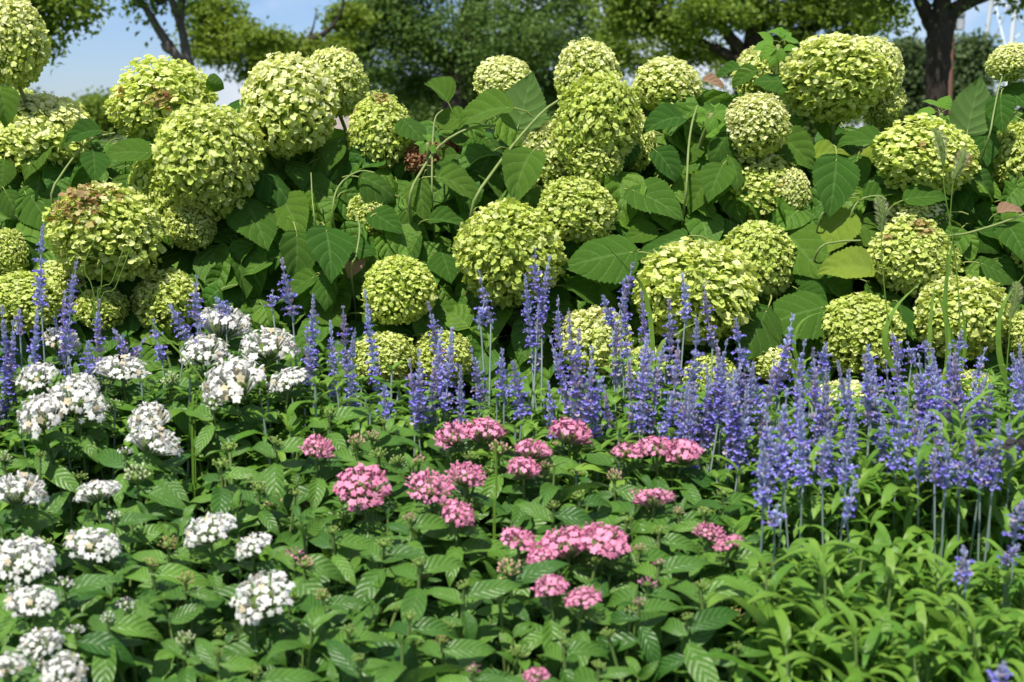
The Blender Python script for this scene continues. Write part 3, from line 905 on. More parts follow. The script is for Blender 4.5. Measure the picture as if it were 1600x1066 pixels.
def star_floret(rs, L=1.0):
    ps = []
    for k in range(5):
        p = leaf(3, 2, L=L * 0.55, W=L * 0.40, a=0.42, b=0.62, fold=-0.05, droop=rs.uniform(-0.1, 0.5), ruffle=0.02, seed=k)
        a = k * 2 * math.pi / 5
        ps.append(p.moved(np.array([[math.cos(a), -math.sin(a), 0], [math.sin(a), math.cos(a), 0], [0, 0, 1]])))
    return join(ps)


def penta_cluster(seed, colour, n=42, openness=0.85, mat=None, flat=0.7):
    """unit-radius dome of five-pointed florets on tubes, with unopened buds among them"""
    rs = np.random.RandomState(seed)
    out = []
    d = fib_dirs(int(n * 1.75), rs, 0.10)
    d = d[d[:, 2] > -0.12]
    fl = [star_floret(rs) for _ in range(3)]
    for q, v in enumerate(d):
        r = rs.uniform(0.86, 1.06)
        pos = v * r * np.array([1, 1, flat])
        nrm = v * 0.9 + np.array([0, 0, 0.35]) + rs.normal(0, 0.25, 3)
        nrm /= np.linalg.norm(nrm)
        root = pos * 0.25 + np.array([0, 0, -0.35])
        c = np.array(colour(rs))
        tb = tube([root, pos * 0.7 + root * 0.3, pos], [0.022, 0.028, 0.04], 4, cap=False)
        f = np.linspace(0, 1, 3).repeat(4)[:, None]
        tb.C = np.array([0.24, 0.34, 0.12]) * (1 - f) + c * f
        tb.C[4:8] = c * 0.8 + 0.06
        out.append(tb)
        if rs.uniform() < openness:
            R = frame1(nrm, rs.normal(0, 1, 3))
            t = fl[q % 3].moved(R, pos, rs.uniform(0.23, 0.31))
            t.C = np.tile(c, (len(t.V), 1))
            out.append(t)
        else:
            R = frame1(rs.normal(0, 1, 3), nrm)
            R = np.stack([R[:, 0], R[:, 2], R[:, 1]], 1)
            t = ellipsoid(0.055, 0.055, 0.12, 6, 4).moved(R, pos)
            t.C = np.tile(c * 0.9, (len(t.V), 1))
            out.append(t)
    base = ellipsoid(0.5, 0.5, 0.3, 10, 5).moved(None, (0, 0, -0.05))
    base.C = np.tile(np.array([0.14, 0.22, 0.05]), (len(base.V), 1))
    out.append(base)
    return to_mesh("flower_cluster", join(out), [mat])


def bud_cluster(seed, tipc, n=30):
    rs = np.random.RandomState(seed)
    out = []
    d = fib_dirs(int(n * 1.6), rs, 0.12)
    d = d[d[:, 2] > -0.1]
    for v in d:
        L = rs.uniform(0.7, 1.1)
        root = np.array([v[0] * 0.2, v[1] * 0.2, -0.3])
        pos = v * L * np.array([0.9, 0.9, 0.75])
        tb = tube([root, pos * 0.75 + root * 0.25, pos * 0.92 + root * 0.08, pos], [0.04, 0.05, 0.10, 0.04], 5, cap=False)
        f = np.clip(np.linspace(-0.3, 1.1, 4), 0, 1).repeat(5)[:, None]
        tb.C = np.array([0.20, 0.30, 0.07]) * (1 - f) + np.array(tipc) * rs.uniform(0.85, 1.1) * f
        out.append(tb)
    b = ellipsoid(0.4, 0.4, 0.3, 8, 5)
    b.C = np.tile(np.array([0.16, 0.26, 0.05]), (len(b.V), 1))
    out.append(b)
    return to_mesh("bud_cluster", join(out), [M_BUD])


def c_white(rs):
    return (0.88 * rs.uniform(0.95, 1.0), 0.87 * rs.uniform(0.95, 1.0), 0.82 * rs.uniform(0.94, 1.0)) if rs.uniform() < 0.93 else (0.72, 0.62, 0.42)


def c_pink(rs):
    g = rs.uniform(0, 1)
    return (0.86, 0.31 + 0.10 * g, 0.49 + 0.09 * g)


W_CL = [penta_cluster(200 + i, c_white, n=(75, 85, 95, 80)[i], openness=(0.85, 0.9, 0.92, 0.75)[i], mat=M_WHITE, flat=(0.6, 0.7, 0.8, 0.65)[i]) for i in range(4)]
P_CL = [penta_cluster(300 + i, c_pink, n=(74, 84, 92, 76)[i], openness=(0.7, 0.85, 0.85, 0.5)[i], mat=M_PINK, flat=(0.6, 0.7, 0.75, 0.75)[i]) for i in range(4)]
W_SM = [penta_cluster(220 + i, c_white, n=18, openness=0.85, mat=M_WHITE, flat=0.6) for i in range(2)]
P_SM = [penta_cluster(320 + i, c_pink, n=13, openness=0.85, mat=M_PINK, flat=0.6) for i in range(2)]
W_BUD = [bud_cluster(230 + i, (0.62, 0.66, 0.42)) for i in range(2)]
P_BUD = [bud_cluster(330 + i, (0.66, 0.36, 0.32)) for i in range(2)]
T_BUD = [bud_cluster(350 + i, (0.42, 0.27, 0.13), 22) for i in range(2)]
G_BUD = [bud_cluster(340 + i, (0.26, 0.36, 0.09), 24) for i in range(2)]

# colour, label, clusters: (px, py, width, kind)   kind: f flowers, b buds
PENTAS = [
    ('w', "white penta bearing the three highest white domes, below the dark gap in the hydrangeas", [(350, 512, 86, 'f'), (320, 555, 72, 'f'), (420, 545, 82, 'f')]),
    ('w', "white penta with one long broad white cluster, just below the three highest domes", [(368, 603, 112, 'f'), (450, 598, 62, 'f'), (332, 628, 40, 'f')]),
    ('w', "white penta with one dome beside a pale bud cluster, right of the tall left salvias", [(190, 580, 74, 'f'), (265, 594, 36, 'b')]),
    ('w', "white penta half hidden behind the salvia spikes at the left edge", [(95, 537, 60, 'f'), (58, 590, 62, 'f'), (128, 602, 56, 'f')]),
    ('w', "white penta with two big adjoining clusters low in front of the left salvia spikes", [(122, 632, 92, 'f'), (65, 655, 78, 'f')]),
    ('w', "white penta with two clusters stacked one above the other and buds beneath them", [(234, 660, 64, 'f'), (240, 694, 78, 'f'), (214, 745, 54, 'b'), (196, 706, 28, 'f')]),
    ('w', "white penta cut by the left edge beside a small cream bud cluster", [(30, 772, 86, 'f'), (4, 716, 32, 'b')]),
    ('w', "white penta with one bright cluster over a second one shaded by leaves", [(152, 772, 72, 'f'), (145, 857, 82, 'f'), (178, 806, 26, 'f')]),
    ('w', "white penta with a wide dome and a smaller lower dome touching it, mid left", [(328, 832, 92, 'f'), (396, 856, 64, 'f')]),
    ('w', "white penta with the largest white head at the left edge, a greyish one under it", [(38, 880, 96, 'f'), (100, 910, 32, 'f'), (50, 946, 72, 'f'), (22, 920, 36, 'f')]),
    ('w', "white penta with one big round head standing alone, nearest the pink pentas", [(410, 935, 102, 'f')]),
    ('w', "white penta with only a few open florets and fading buds, near the bottom left", [(196, 944, 32, 'f'), (168, 965, 26, 'f'), (290, 1000, 38, 'b'), (118, 985, 34, 'f')]),
    ('w', "white penta in the bottom left corner with three clusters cut by the frame", [(65, 1006, 62, 'f'), (14, 1046, 56, 'f'), (100, 1056, 72, 'f'), (58, 1038, 40, 'f')]),
    ('p', "pink penta with one half opened upright cluster, farthest left of the pink ones", [(495, 704, 54, 'B')]),
    ('p', "pink penta with faint pink tips and green buds, second from the left at the back", [(556, 692, 38, 'B'), (581, 684, 36, 'B'), (592, 710, 36, 'g')]),
    ('p', "pink penta with a wide double dome at the back, below the salvia", [(708, 684, 62, 'f'), (756, 679, 66, 'f'), (780, 703, 42, 'B')]),
    ('p', "pink penta with two domes one above the other, right of the wide double dome", [(832, 706, 58, 'f'), (818, 737, 54, 'f'), (852, 730, 26, 'B')]),
    ('p', "pink penta with a single neat round dome standing highest at the back", [(890, 681, 66, 'f')]),
    ('p', "pink penta with one large solitary dome on the left of the pink group", [(567, 764, 82, 'f')]),
    ('p', "pink penta with two ragged adjoining domes in the middle of the pink group", [(672, 766, 66, 'f'), (728, 748, 64, 'f'), (648, 748, 32, 'f'), (690, 790, 24, 'B')]),
    ('p', "pink penta with one loose ragged cluster beside a tiny pink bud", [(714, 808, 58, 'f'), (640, 810, 26, 'B')]),
    ('p', "pink penta with three domes in a line against the salvia, farthest right at the back", [(980, 707, 46, 'f'), (1026, 702, 60, 'f'), (1066, 710, 62, 'f')]),
    ('p', "pink penta with a fading dome and a bud cluster, before the three in a line", [(1022, 782, 60, 'f'), (996, 771, 30, 'f'), (960, 746, 36, 'B')]),
    ('p', "pink penta with a half open dome and bud cluster, left of the biggest pink bloom", [(810, 846, 58, 'f'), (846, 874, 50, 'f'), (795, 892, 46, 'B')]),
    ('p', "pink penta with the biggest bloom, a long saddle shaped pair of domes", [(886, 856, 82, 'f'), (942, 850, 76, 'f'), (888, 828, 26, 'f'), (925, 824, 30, 'f'), (1000, 858, 24, 'B')]),
    ('p', "pink penta with two rounded clusters side by side below the biggest pink bloom", [(860, 920, 56, 'f'), (912, 938, 52, 'f')]),
    ('p', "pink penta with a small split cluster at the border with the leafy salvias", [(1108, 836, 44, 'f'), (1140, 852, 50, 'f'), (1060, 800, 24, 'B')]),
    ('p', "pink penta with three tiny loose clusters one under another", [(1030, 880, 22, 'f'), (1012, 912, 36, 'f'), (1000, 940, 22, 'f')]),
    ('p', "pink penta with a tiny cluster of few florets beside the white domes", [(461, 864, 30, 'f')]),
    ('p', "pink penta with two tiny clusters at the bottom edge", [(740, 1045, 26, 'f'), (838, 1057, 42, 'f')]),
    ('g', "leafy penta without open flowers in front of the lone big white head", [(505, 930, 34, 't'), (545, 985, 30, 'g')]),
    ('g', "leafy penta with green buds below the loose ragged pink cluster", [(655, 880, 30, 'g'), (725, 915, 30, 'g'), (690, 1000, 26, 't')]),
    ('g', "leafy penta with green buds at the bottom, between the white and the pink plants", [(560, 1030, 30, 'g'), (640, 965, 30, 'g')]),
    ('g', "leafy penta at the bottom edge right of the two tiny pink clusters", [(935, 1040, 28, 'g'), (880, 1005, 24, 'g')]),
    ('g', "leafy penta with large ribbed leaves beside the patch of bare soil", [(1095, 915, 30, 'g'), (1150, 1010, 28, 'g')]),
    ('g', "leafy penta with green buds between the stacked white pair and the pink group", [(405, 762, 36, 'g'), (345, 725, 34, 'g')]),
    ('g', "leafy penta with green buds under the large solitary pink dome", [(600, 850, 34, 'g'), (520, 830, 30, 'g')]),
    ('g', "leafy penta below the wide white dome, its flowers faded brown", [(290, 905, 40, 't'), (262, 850, 38, 't'), (235, 880, 30, 't')]),
    ('g', "leafy penta with green buds left of the fading dome of the pink group", [(905, 775, 30, 'g'), (865, 790, 26, 'g')]),
    ('g', "leafy penta behind the large solitary pink dome, up against the salvia", [(620, 720, 34, 'g'), (600, 660, 24, 'g')]),
    ('g', "leafy penta between the broad white cluster and the first pink cluster", [(430, 690, 30, 'g'), (515, 645, 26, 'g')]),
    ('g', "leafy penta at the bottom edge below the lone big white head", [(400, 1050, 30, 'g'), (340, 1020, 26, 'g')]),
    ('g', "leafy penta right of the three tiny loose pink clusters", [(1075, 965, 28, 'g'), (1030, 830, 30, 'g')]),
    ('g', "leafy penta right of the split pink cluster, leaning into the salvia", [(1130, 770, 26, 'g'), (1100, 800, 26, 'g')]),
]
pr_ = random.Random(21)


def ruff_leaves(out, p, n):
    """the leaves that stand just below a flower cluster"""
    for i in range(n):
        b = i * 2.4 + pr_.uniform(-0.4, 0.4)
        up = pr_.uniform(-0.25, 0.5) - 0.05 * i
        y = np.array([math.cos(b), math.sin(b), up])
        nn = np.array([-0.5 * up * math.cos(b) + pr_.uniform(-0.3, 0.3), -0.55 + pr_.uniform(-0.3, 0.3), 0.9])
        t = PL[pr_.randrange(4)].moved(frame1(nn, y), p - np.array([0, 0, 0.009 * i]), pr_.uniform(0.045, 0.085))
        t.C = np.full((len(t.V), 3), pr_.random())
        out.append(t)


for pi, (c, lab, cl) in enumerate(PENTAS):
    cx = sum(x for x, *_ in cl) / len(cl)
    cy = sum(y for _, y, *_ in cl) / len(cl)
    Y = canopy_Y(cy)
    p = at(cx, cy, Y)
    name = "penta_plant"
    g = {'w': "white pentas at the left front of the bed", 'p': "pink pentas in the front middle of the bed", 'g': "leafy pentas without open flowers"}[c]
    o = thing(name, lab, "penta", (p[0], Y + 0.05, ground_z(p[0], Y + 0.05) - 0.03), g)
    base = np.array(o.location)
    me, tufts = PENTA_FOL[pi % len(PENTA_FOL)]
    link("foliage", me, o, base, (0, 0, pr_.uniform(-0.6, 0.6)), (pr_.uniform(0.82, 1.05),) * 2 + (pr_.uniform(0.84, 1.05),))
    st, ruff = [], []
    for (x, y, w, k) in cl:
        Yc = canopy_Y(y) + (pr_.uniform(-0.02, 0.02))
        q = at(x, y, Yc)
        r = w * mpp(y, Yc) / 2 * (1.05 if w > 42 else 0.95)
        small = w < 42
        if k == 'f':
            arr = (W_SM if small else W_CL) if c == 'w' else (P_SM if small else P_CL)
        elif k == 'b':
            arr = W_BUD
        elif k == 'B':
            arr = P_BUD if w < 50 else [P_CL[3]]
        elif k == 't':
            arr = T_BUD
        else:
            arr = G_BUD
        me = arr[pr_.randrange(len(arr))]
        tilt = (pr_.uniform(0.0, 0.45), pr_.uniform(-0.25, 0.25), pr_.uniform(-3, 3))
        link("bud_cluster" if k in 'bBgt' else "flower_cluster", me, o, q, tilt, (r * pr_.uniform(0.92, 1.12), r * pr_.uniform(0.85, 1.1), r * pr_.uniform(0.9, 1.15)))
        ruff_leaves(ruff, q - np.array([0, 0, r * 0.55 + 0.008]), 7 if w > 42 else 5)
        mid = base * 0.45 + q * 0.55 + np.array([pr_.uniform(-0.02, 0.02), 0.02, 0])
        st.append(tube(smooth_path([base + np.array([pr_.uniform(-.02, .02), 0, 0]), mid, q - np.array([0, 0, r * 0.25])], 10), [0.0035, 0.003, 0.0024], 5))
    # green bud clusters on other shoots
    for z in range(2 if c != 'g' else 3):
        tf = tufts[pr_.randrange(len(tufts))]
        q = base + np.array([tf[0], tf[1], tf[2] + 0.012])
        r = pr_.uniform(0.009, 0.016)
        link("bud_cluster", T_BUD[0] if pr_.random() < 0.10 else (P_BUD[z % 2] if c == 'p' and pr_.random() < 0.5 else (W_BUD[z % 2] if c == 'w' and pr_.random() < 0.4 else G_BUD[z % 2])), o, q, (pr_.uniform(-.2, .2), pr_.uniform(-.2, .2), pr_.uniform(0, 6)), (r, r, r))
        st.append(tube(smooth_path([base, base * 0.4 + q * 0.6, q], 8), [0.003, 0.0022], 5))
    world_part("stem", join(st), [M_PSTEM], o)
    world_part("foliage", join(ruff), [M_PENTA, M_PSTEM], o)

# ------------------------------------------------------------------ salvias
SL = [leaf(7, 2, 1.0, 0.27, 0.62, 0.72, fold=f, droop=d, ruffle=0.02, seed=i, skew=k) for i, (f, d, k) in enumerate(((0.3, 1.3, 0.0), (0.4, 1.7, 0.06), (0.2, 0.8, -0.05), (0.3, 2.1, 0.03)))]
SLH = [leaf(8, 2, 1.0, 0.215, 0.75, 0.6, fold=f, droop=d, ruffle=0.02, seed=i, skew=k) for i, (f, d, k) in enumerate(((0.25, 0.35, 0.03), (0.35, -0.4, -0.05)))]
SLL = [leaf(9, 2, 1.0, 0.175, 0.62, 0.66, fold=f, droop=d, ruffle=0.015, seed=i, skew=k) for i, (f, d, k) in enumerate(((0.3, 1.9, 0.0), (0.45, 2.4, 0.06), (0.2, 1.5, -0.05), (0.35, 2.7, 0.04)))]
B_DEEP, B_MID, B_PALE, B_FADE = np.array([0.17, 0.135, 0.60]), np.array([0.31, 0.28, 0.72]), np.array([0.44, 0.49, 0.68]), np.array([0.44, 0.37, 0.47])


def salvia_spike(seed, L, fade=0.0, sparse=0.0):
    """spike of length L metres: whorls of pale calyces with violet-blue two-lipped florets"""
    rs = np.random.RandomState(seed)
    out = []
    ax = tube([(0, 0, -0.01), (0, 0, L * 0.5), (0, 0, L)], [0.0016, 0.0014, 0.0006], 5)
    ax.C = np.tile(B_PALE * 0.8, (len(ax.V), 1))
    out.append(ax)
    calyx = tube([(0, 0, 0), (0, 0.0025, 0.0010), (0, 0.0058, 0.0024)], [0.0009, 0.0018, 0.0016], 5)
    lip = leaf(3, 2, 0.0068, 0.0068, 0.5, 0.35, fold=0.2, droop=1.1)
    hood = leaf(3, 2, 0.0050, 0.0036, 0.5, 0.4, fold=-0.5, droop=-0.6)
    z = 0.0
    lev = 0
    while z < L:
        f = z / L
        k = 9 if f < 0.8 else 7
        sz = (1.0 if f < 0.55 else 1.0 - (f - 0.55) / 0.45 * 0.62) * rs.uniform(0.9, 1.1)
        openp = (0.9 - sparse if f < 0.45 else max(0.0, 0.9 - (f - 0.45) * 2.4)) * rs.uniform(0.6, 1.15)
        if rs.uniform() < sparse * 0.5:
            z += 0.008; lev += 1
            continue
        for j in range(k):
            a = 2 * math.pi * j / k + lev * 0.35 + rs.uniform(-0.2, 0.2)
            up = 0.35 + 0.75 * f ** 2 + rs.uniform(-0.25, 0.25)
            y = np.array([math.cos(a), math.sin(a), up]); y /= np.linalg.norm(y)
            n = np.array([-math.cos(a) * up, -math.sin(a) * up, 1.0])
            R = frame1(n, y)
            p = np.array([math.cos(a) * 0.0016, math.sin(a) * 0.0016, z + rs.uniform(-0.0025, 0.0025)])
            s = sz * rs.uniform(0.85, 1.2)
            t = calyx.moved(R, p, s * 1.25)
            g = rs.uniform(0, 1)
            cc = B_PALE * (0.75 + 0.4 * g)
            if fade and rs.uniform() < fade:
                cc = B_FADE * (0.8 + 0.4 * g)
            t.C = np.tile(cc, (len(t.V), 1))
            out.append(t)
            if rs.uniform() < openp:
                tipp = p + R[:, 1] * 0.0060 * s * 1.25
                c = B_DEEP * (1 - g) + B_MID * g
                if fade and rs.uniform() < fade * 0.4:
                    c = B_FADE
                q = lip.moved(R, tipp, s * rs.uniform(0.95, 1.35)); q.C = np.tile(c, (len(q.V), 1)); out.append(q)
                q = hood.moved(R, tipp + R[:, 2] * 0.0008, s * 1.15); q.C = np.tile(c * 0.9, (len(q.V), 1)); out.append(q)
        z += (0.0098 if f < 0.5 else 0.0098 - (f - 0.5) * 0.0100) * rs.uniform(0.85, 1.25)
        lev += 1
    t = join(out)
    bx, bY = rs.uniform(-0.16, 0.16, 2)
    zz = np.clip(t.V[:, 2] / L, 0, 1)
    t.V[:, 0] += bx * L * (zz * zz - zz)
    t.V[:, 1] += bY * L * (zz * zz - zz)
    return to_mesh("flower_spike", t, [M_BLUE])


SPIKES = [(L, salvia_spike(400 + i * 7 + v, L, fade=(0.1, 0.3, 0.55)[v], sparse=(0.08, 0.2, 0.42)[v])) for i, L in enumerate((0.035, 0.05, 0.07, 0.09, 0.11, 0.135, 0.16)) for v in range(3)]


def salvia_foliage(seed, n_stems=16, rad=0.13, height=0.45, lush=False):
    rs = np.random.RandomState(seed)
    parts = []
    for q in range(n_stems):
        a, r = q * 2.4 + rs.uniform(-0.3, 0.3), rad * math.sqrt((q + 0.5) / n_stems)
        top = np.array([r * math.cos(a), r * math.sin(a), height + rs.uniform(-0.09, 0.04)])
        base = np.array([r * 0.45 * math.cos(a), r * 0.45 * math.sin(a), 0])
        st = smooth_path([base, base * 0.4 + top * 0.6, top], 9)
        tt = tube(st, [0.003, 0.0024, 0.0016], 5); tt.M[:] = 1
        parts.append(tt)
        rot = rs.uniform(0, 3.14)
        H = np.linalg.norm(top - base)
        for lev in range(9):
            f = 1 - (0.006 + 0.036 * lev) / H
            if f < 0.05:
                break
            p = np.array([np.interp(f, np.linspace(0, 1, 9), st[:, i]) for i in range(3)])
            for side in range(2):
                for sub in range(2):
                    b = rot + lev * 1.571 + side * math.pi + rs.uniform(-0.5, 0.5) + sub * 0.7
                    L = (0.042, 0.060, 0.074, 0.082)[min(lev, 3)] * rs.uniform(0.75, 1.15) * (0.6 if sub else 1.0) * (1.2 if lush else 0.95)
                    k = rs.randint(4)
                    if lush and lev > 0 and rs.uniform() < 0.55:      # a strap leaf hanging close along the stem
                        out = np.array([math.cos(b) * 0.55, math.sin(b) * 0.55, -1.0 + rs.uniform(-0.3, 0.4)])
                        nrm = np.array([math.cos(b), math.sin(b) - 0.7, 0.5]) + rs.normal(0, 0.25, 3)
                        t = SLH[k % 2].moved(frame1(nrm, out), p, L * 1.3)
                    else:
                        up = (2.8 if lush else (1.3 if lev == 0 else 0.75)) + rs.uniform(-0.4, 0.35) - (0.1 if lush else 0.05) * lev
                        out = np.array([math.cos(b), math.sin(b), up])
                        nrm = np.array([-up * math.cos(b), -up * math.sin(b), 1.0]) + rs.normal(0, 0.2, 3)
                        t = (SLL if lush else SL)[k].moved(frame1(nrm, out), p, L * (1.3 if lush else 1.0))
                    t.C = np.tile(np.array([[rs.uniform(0, 1)] * 3]), (len(t.V), 1))
                    parts.append(t)
    return to_mesh("foliage", join(parts), [M_SALVIA, M_PSTEM if lush else M_SSTEM])


S_FOL = [salvia_foliage(500 + i) for i in range(4)]
S_LUSH = [salvia_foliage(520 + i, n_stems=9, rad=0.085, height=0.50, lush=True) for i in range(4)]

ORD = "first second third fourth fifth sixth seventh eighth ninth tenth eleventh twelfth thirteenth fourteenth fifteenth sixteenth seventeenth eighteenth".split()
S_ROWS = [
    ("blue salvia standing behind the white pentas, {} from the left there", 0, [(8, 575), (72, 565), (128, 585), (165, 570), (250, 565), (318, 550), (438, 545)]),
    ("blue salvia, {} from the left in the middle back row against the hydrangeas", 0, [(492, 590), (545, 590), (585, 605), (650, 600), (695, 600), (752, 605), (838, 590), (880, 590), (945, 600), (990, 580), (1050, 590), (1095, 590), (1140, 600)]),
    ("blue salvia right behind the pink pentas, {} from the left in that row", 0, [(655, 640), (800, 640), (865, 640), (910, 650), (955, 665), (1005, 665), (1065, 660), (1110, 690)]),
    ("blue salvia, {} from the left in the right back row under low hydrangea heads", 0, [(1190, 640), (1245, 620), (1285, 630), (1325, 630), (1370, 615), (1412, 610), (1455, 600), (1505, 600), (1548, 600), (1590, 600)]),
    ("blue salvia in the crowded right middle row, {} from its left end", 0, [(1160, 700), (1215, 690), (1270, 700), (1325, 700), (1385, 690), (1440, 690), (1495, 690), (1550, 690), (1600, 690)]),
    ("leafy salvia, {} from the left in the row just below the crowded blue spikes", 1, [(1205, 790), (1275, 790), (1345, 800), (1415, 790), (1490, 790), (1570, 780)]),
    ("leafy bright green salvia, {} from the left in the second row above the frame edge", 1, [(1235, 880), (1320, 890), (1405, 880), (1500, 890), (1590, 880)]),
    ("drooping leafed salvia, {} from the left in the lower right row along the frame edge", 1, [(1262, 965), (1370, 985), (1460, 985), (1560, 985)]),
    ("drooping leafed salvia cut by the bottom of the frame, {} from the left", 1, [(1330, 1070), (1420, 1075), (1510, 1075), (1600, 1070)]),
]
SPECIAL = {
    (72, 565): "blue salvia with the tallest far left spike, before the brown patched hydrangea head",
    (128, 585): "blue salvia with two tall spikes left of the single white dome",
    (250, 565): "blue salvia with a low violet pair of spikes left of the white domes",
    (318, 550): "blue salvia whose pale spike rises just behind the highest white dome",
    (438, 545): "blue salvia with one straight deep blue spike and a tiny bud spike",
    (752, 605): "blue salvia with two bare pale stems carrying short spikes, below the large lime head",
    (838, 590): "blue salvia with the tallest spikes in the middle, crossing the large round lime head",
    (1245, 620): "blue salvia with the tall pointed spike before the long broad hydrangea leaf",
    (1205, 790): "salvia with a dense violet double spike at the border with the pink pentas",
    (1345, 800): "leafy salvia with one short violet spike above bare leaves",
    (1500, 890): "leafy salvia with one leaning spike of pale buds and few open florets",
}
S_SPIKES = [  # px, top, bottom
    (3, 475, 640), (20, 500, 600), (30, 478, 530), (68, 345, 478), (58, 482, 600), (84, 492, 600), (100, 455, 560), (122, 398, 560), (138, 530, 610), (155, 465, 585), (176, 512, 550), (10, 600, 680), (110, 560, 640),
    (262, 470, 530), (240, 500, 562), (308, 430, 512), (335, 462, 492), (426, 455, 478), (440, 404, 492), (315, 500, 560), (232, 520, 580),
    (490, 460, 570), (516, 500, 620), (536, 478, 580), (570, 450, 610), (555, 510, 640), (600, 600, 660), (478, 520, 600),
    (668, 468, 590), (655, 545, 660), (640, 560, 640), (690, 512, 620), (707, 510, 640), (680, 560, 670), (735, 540, 640), (748, 420, 505), (757, 470, 505), (785, 545, 620), (800, 560, 650), (720, 570, 680),
    (836, 386, 470), (860, 398, 500), (820, 428, 540), (845, 450, 580), (872, 458, 600), (888, 478, 640), (905, 510, 660), (858, 520, 640), (940, 458, 510), (925, 540, 660), (965, 490, 600), (990, 408, 480), (975, 435, 560), (1002, 452, 570), (1012, 520, 660),
    (1045, 465, 600), (1066, 428, 500), (1100, 445, 540), (1088, 490, 620), (1060, 530, 650), (1120, 530, 640), (1150, 498, 570), (1136, 530, 640), (1030, 560, 680), (1105, 580, 700), (945, 600, 720), (1075, 600, 720),
    (1178, 565, 680), (1210, 560, 680), (1240, 488, 610), (1258, 530, 650), (1272, 560, 690), (1290, 540, 580), (1308, 560, 690), (1326, 575, 720), (1350, 555, 660), (1368, 590, 690), (1384, 560, 660), (1394, 522, 560), (1418, 535, 565), (1446, 533, 550), (1458, 555, 640),
    (1502, 518, 580), (1540, 545, 585), (1582, 553, 600), (1596, 555, 610), (1520, 580, 680), (1405, 600, 700), (1430, 590, 690), (1335, 640, 740), (1195, 630, 740), (1228, 640, 720), (1480, 600, 700), (1500, 640, 720), (1545, 640, 720), (1295, 660, 760), (1440, 660, 750), (1470, 660, 740), (1250, 600, 740), (1380, 650, 740), (1575, 660, 720), (1540, 590, 660),
    (1200, 712, 790), (1190, 690, 780), (1215, 790, 820), (1338, 748, 812), (1506, 856, 910), (1568, 1036, 1080), (1462, 700, 760), (1545, 700, 760), (1598, 845, 880), (1600, 780, 840),
]
sr = random.Random(31)
# the crowded field behind the pink pentas and at the right
FX, FY = [470, 500, 700, 950, 1100, 1250, 1600], [560, 600, 640, 690, 730, 740, 770]
tries = 0
field = 0
while field < 66 and tries < 5000:
    tries += 1
    px = sr.uniform(480, 1600) if sr.random() < 0.35 else sr.uniform(930, 1600)
    top = sr.uniform(530, 715)
    bot = top + sr.uniform(60, 140)
    if bot > np.interp(px, FX, FY) + 25 or (px < 900 and top < 560):
        continue
    S_SPIKES.append((px, top, bot))
    field += 1
plants = []
for lab, lush, pts in S_ROWS:
    for i, (x, y) in enumerate(pts):
        Y = canopy_Y(y)
        p = at(x, y, Y)
        l = SPECIAL.get((x, y)) or lab.format(ORD[i])
        o = thing("salvia_plant", l, "salvia", (p[0], Y + 0.03, ground_z(p[0], Y + 0.03) - 0.03), "leafy salvias at the right front" if lush else "blue salvias in flower")
        arr = S_LUSH if lush else S_FOL
        link("foliage", arr[(i * 3 + len(plants)) % 4], o, np.array(o.location), (0, 0, sr.uniform(-0.7, 0.7) if lush else sr.uniform(0, 6.28)), (sr.uniform(0.92, 1.1),) * 2 + (sr.uniform(0.98, 1.16) if 'crowded right' in l or 'just below' in l else sr.uniform(0.92, 1.05),))
        plants.append((o, x, y, []))
for (px, top, bot) in S_SPIKES:
    best = min(plants, key=lambda q: (q[1] - px) ** 2 + 0.8 * (q[2] - (bot + 15)) ** 2)
    o, x, y, st = best
    Y = o.location[1] + sr.uniform(-0.05, 0.05)
    if top < 470:
        Y = max(Y, 2.5)
    if bot > 745:
        Y = canopy_Y(bot) - 0.11
    L = (bot - top) * mpp(top, Y)
    tip, foot = at(px, top, Y), at(px + sr.gauss(0, 14), bot, Y)
    cand = sorted(SPIKES, key=lambda s: abs(s[0] - L))[:3]
    Ls, me = cand[sr.randrange(3)]
    ax = tip - foot
    ax /= np.linalg.norm(ax)
    R = frame1(ax, np.array([sr.uniform(-1, 1), sr.uniform(-1, 1), 0.01]))
    w = sr.uniform(0.66, 0.98)
    link("flower_spike", me, o, foot, R, (w, w, L / Ls))
    b = np.array(o.location) + np.array([sr.uniform(-0.05, 0.05), sr.uniform(-0.03, 0.03), 0.05])
    st.append(tube(smooth_path([b, b * 0.45 + foot * 0.55 + np.array([sr.uniform(-.012, .012), 0, 0]) - ax * 0.02, foot + ax * 0.004], 12), [0.0021, 0.0018, 0.0014], 5))
for o, x, y, st in plants:
    if st:
        world_part("stem", join(st), [M_SSTEM], o)

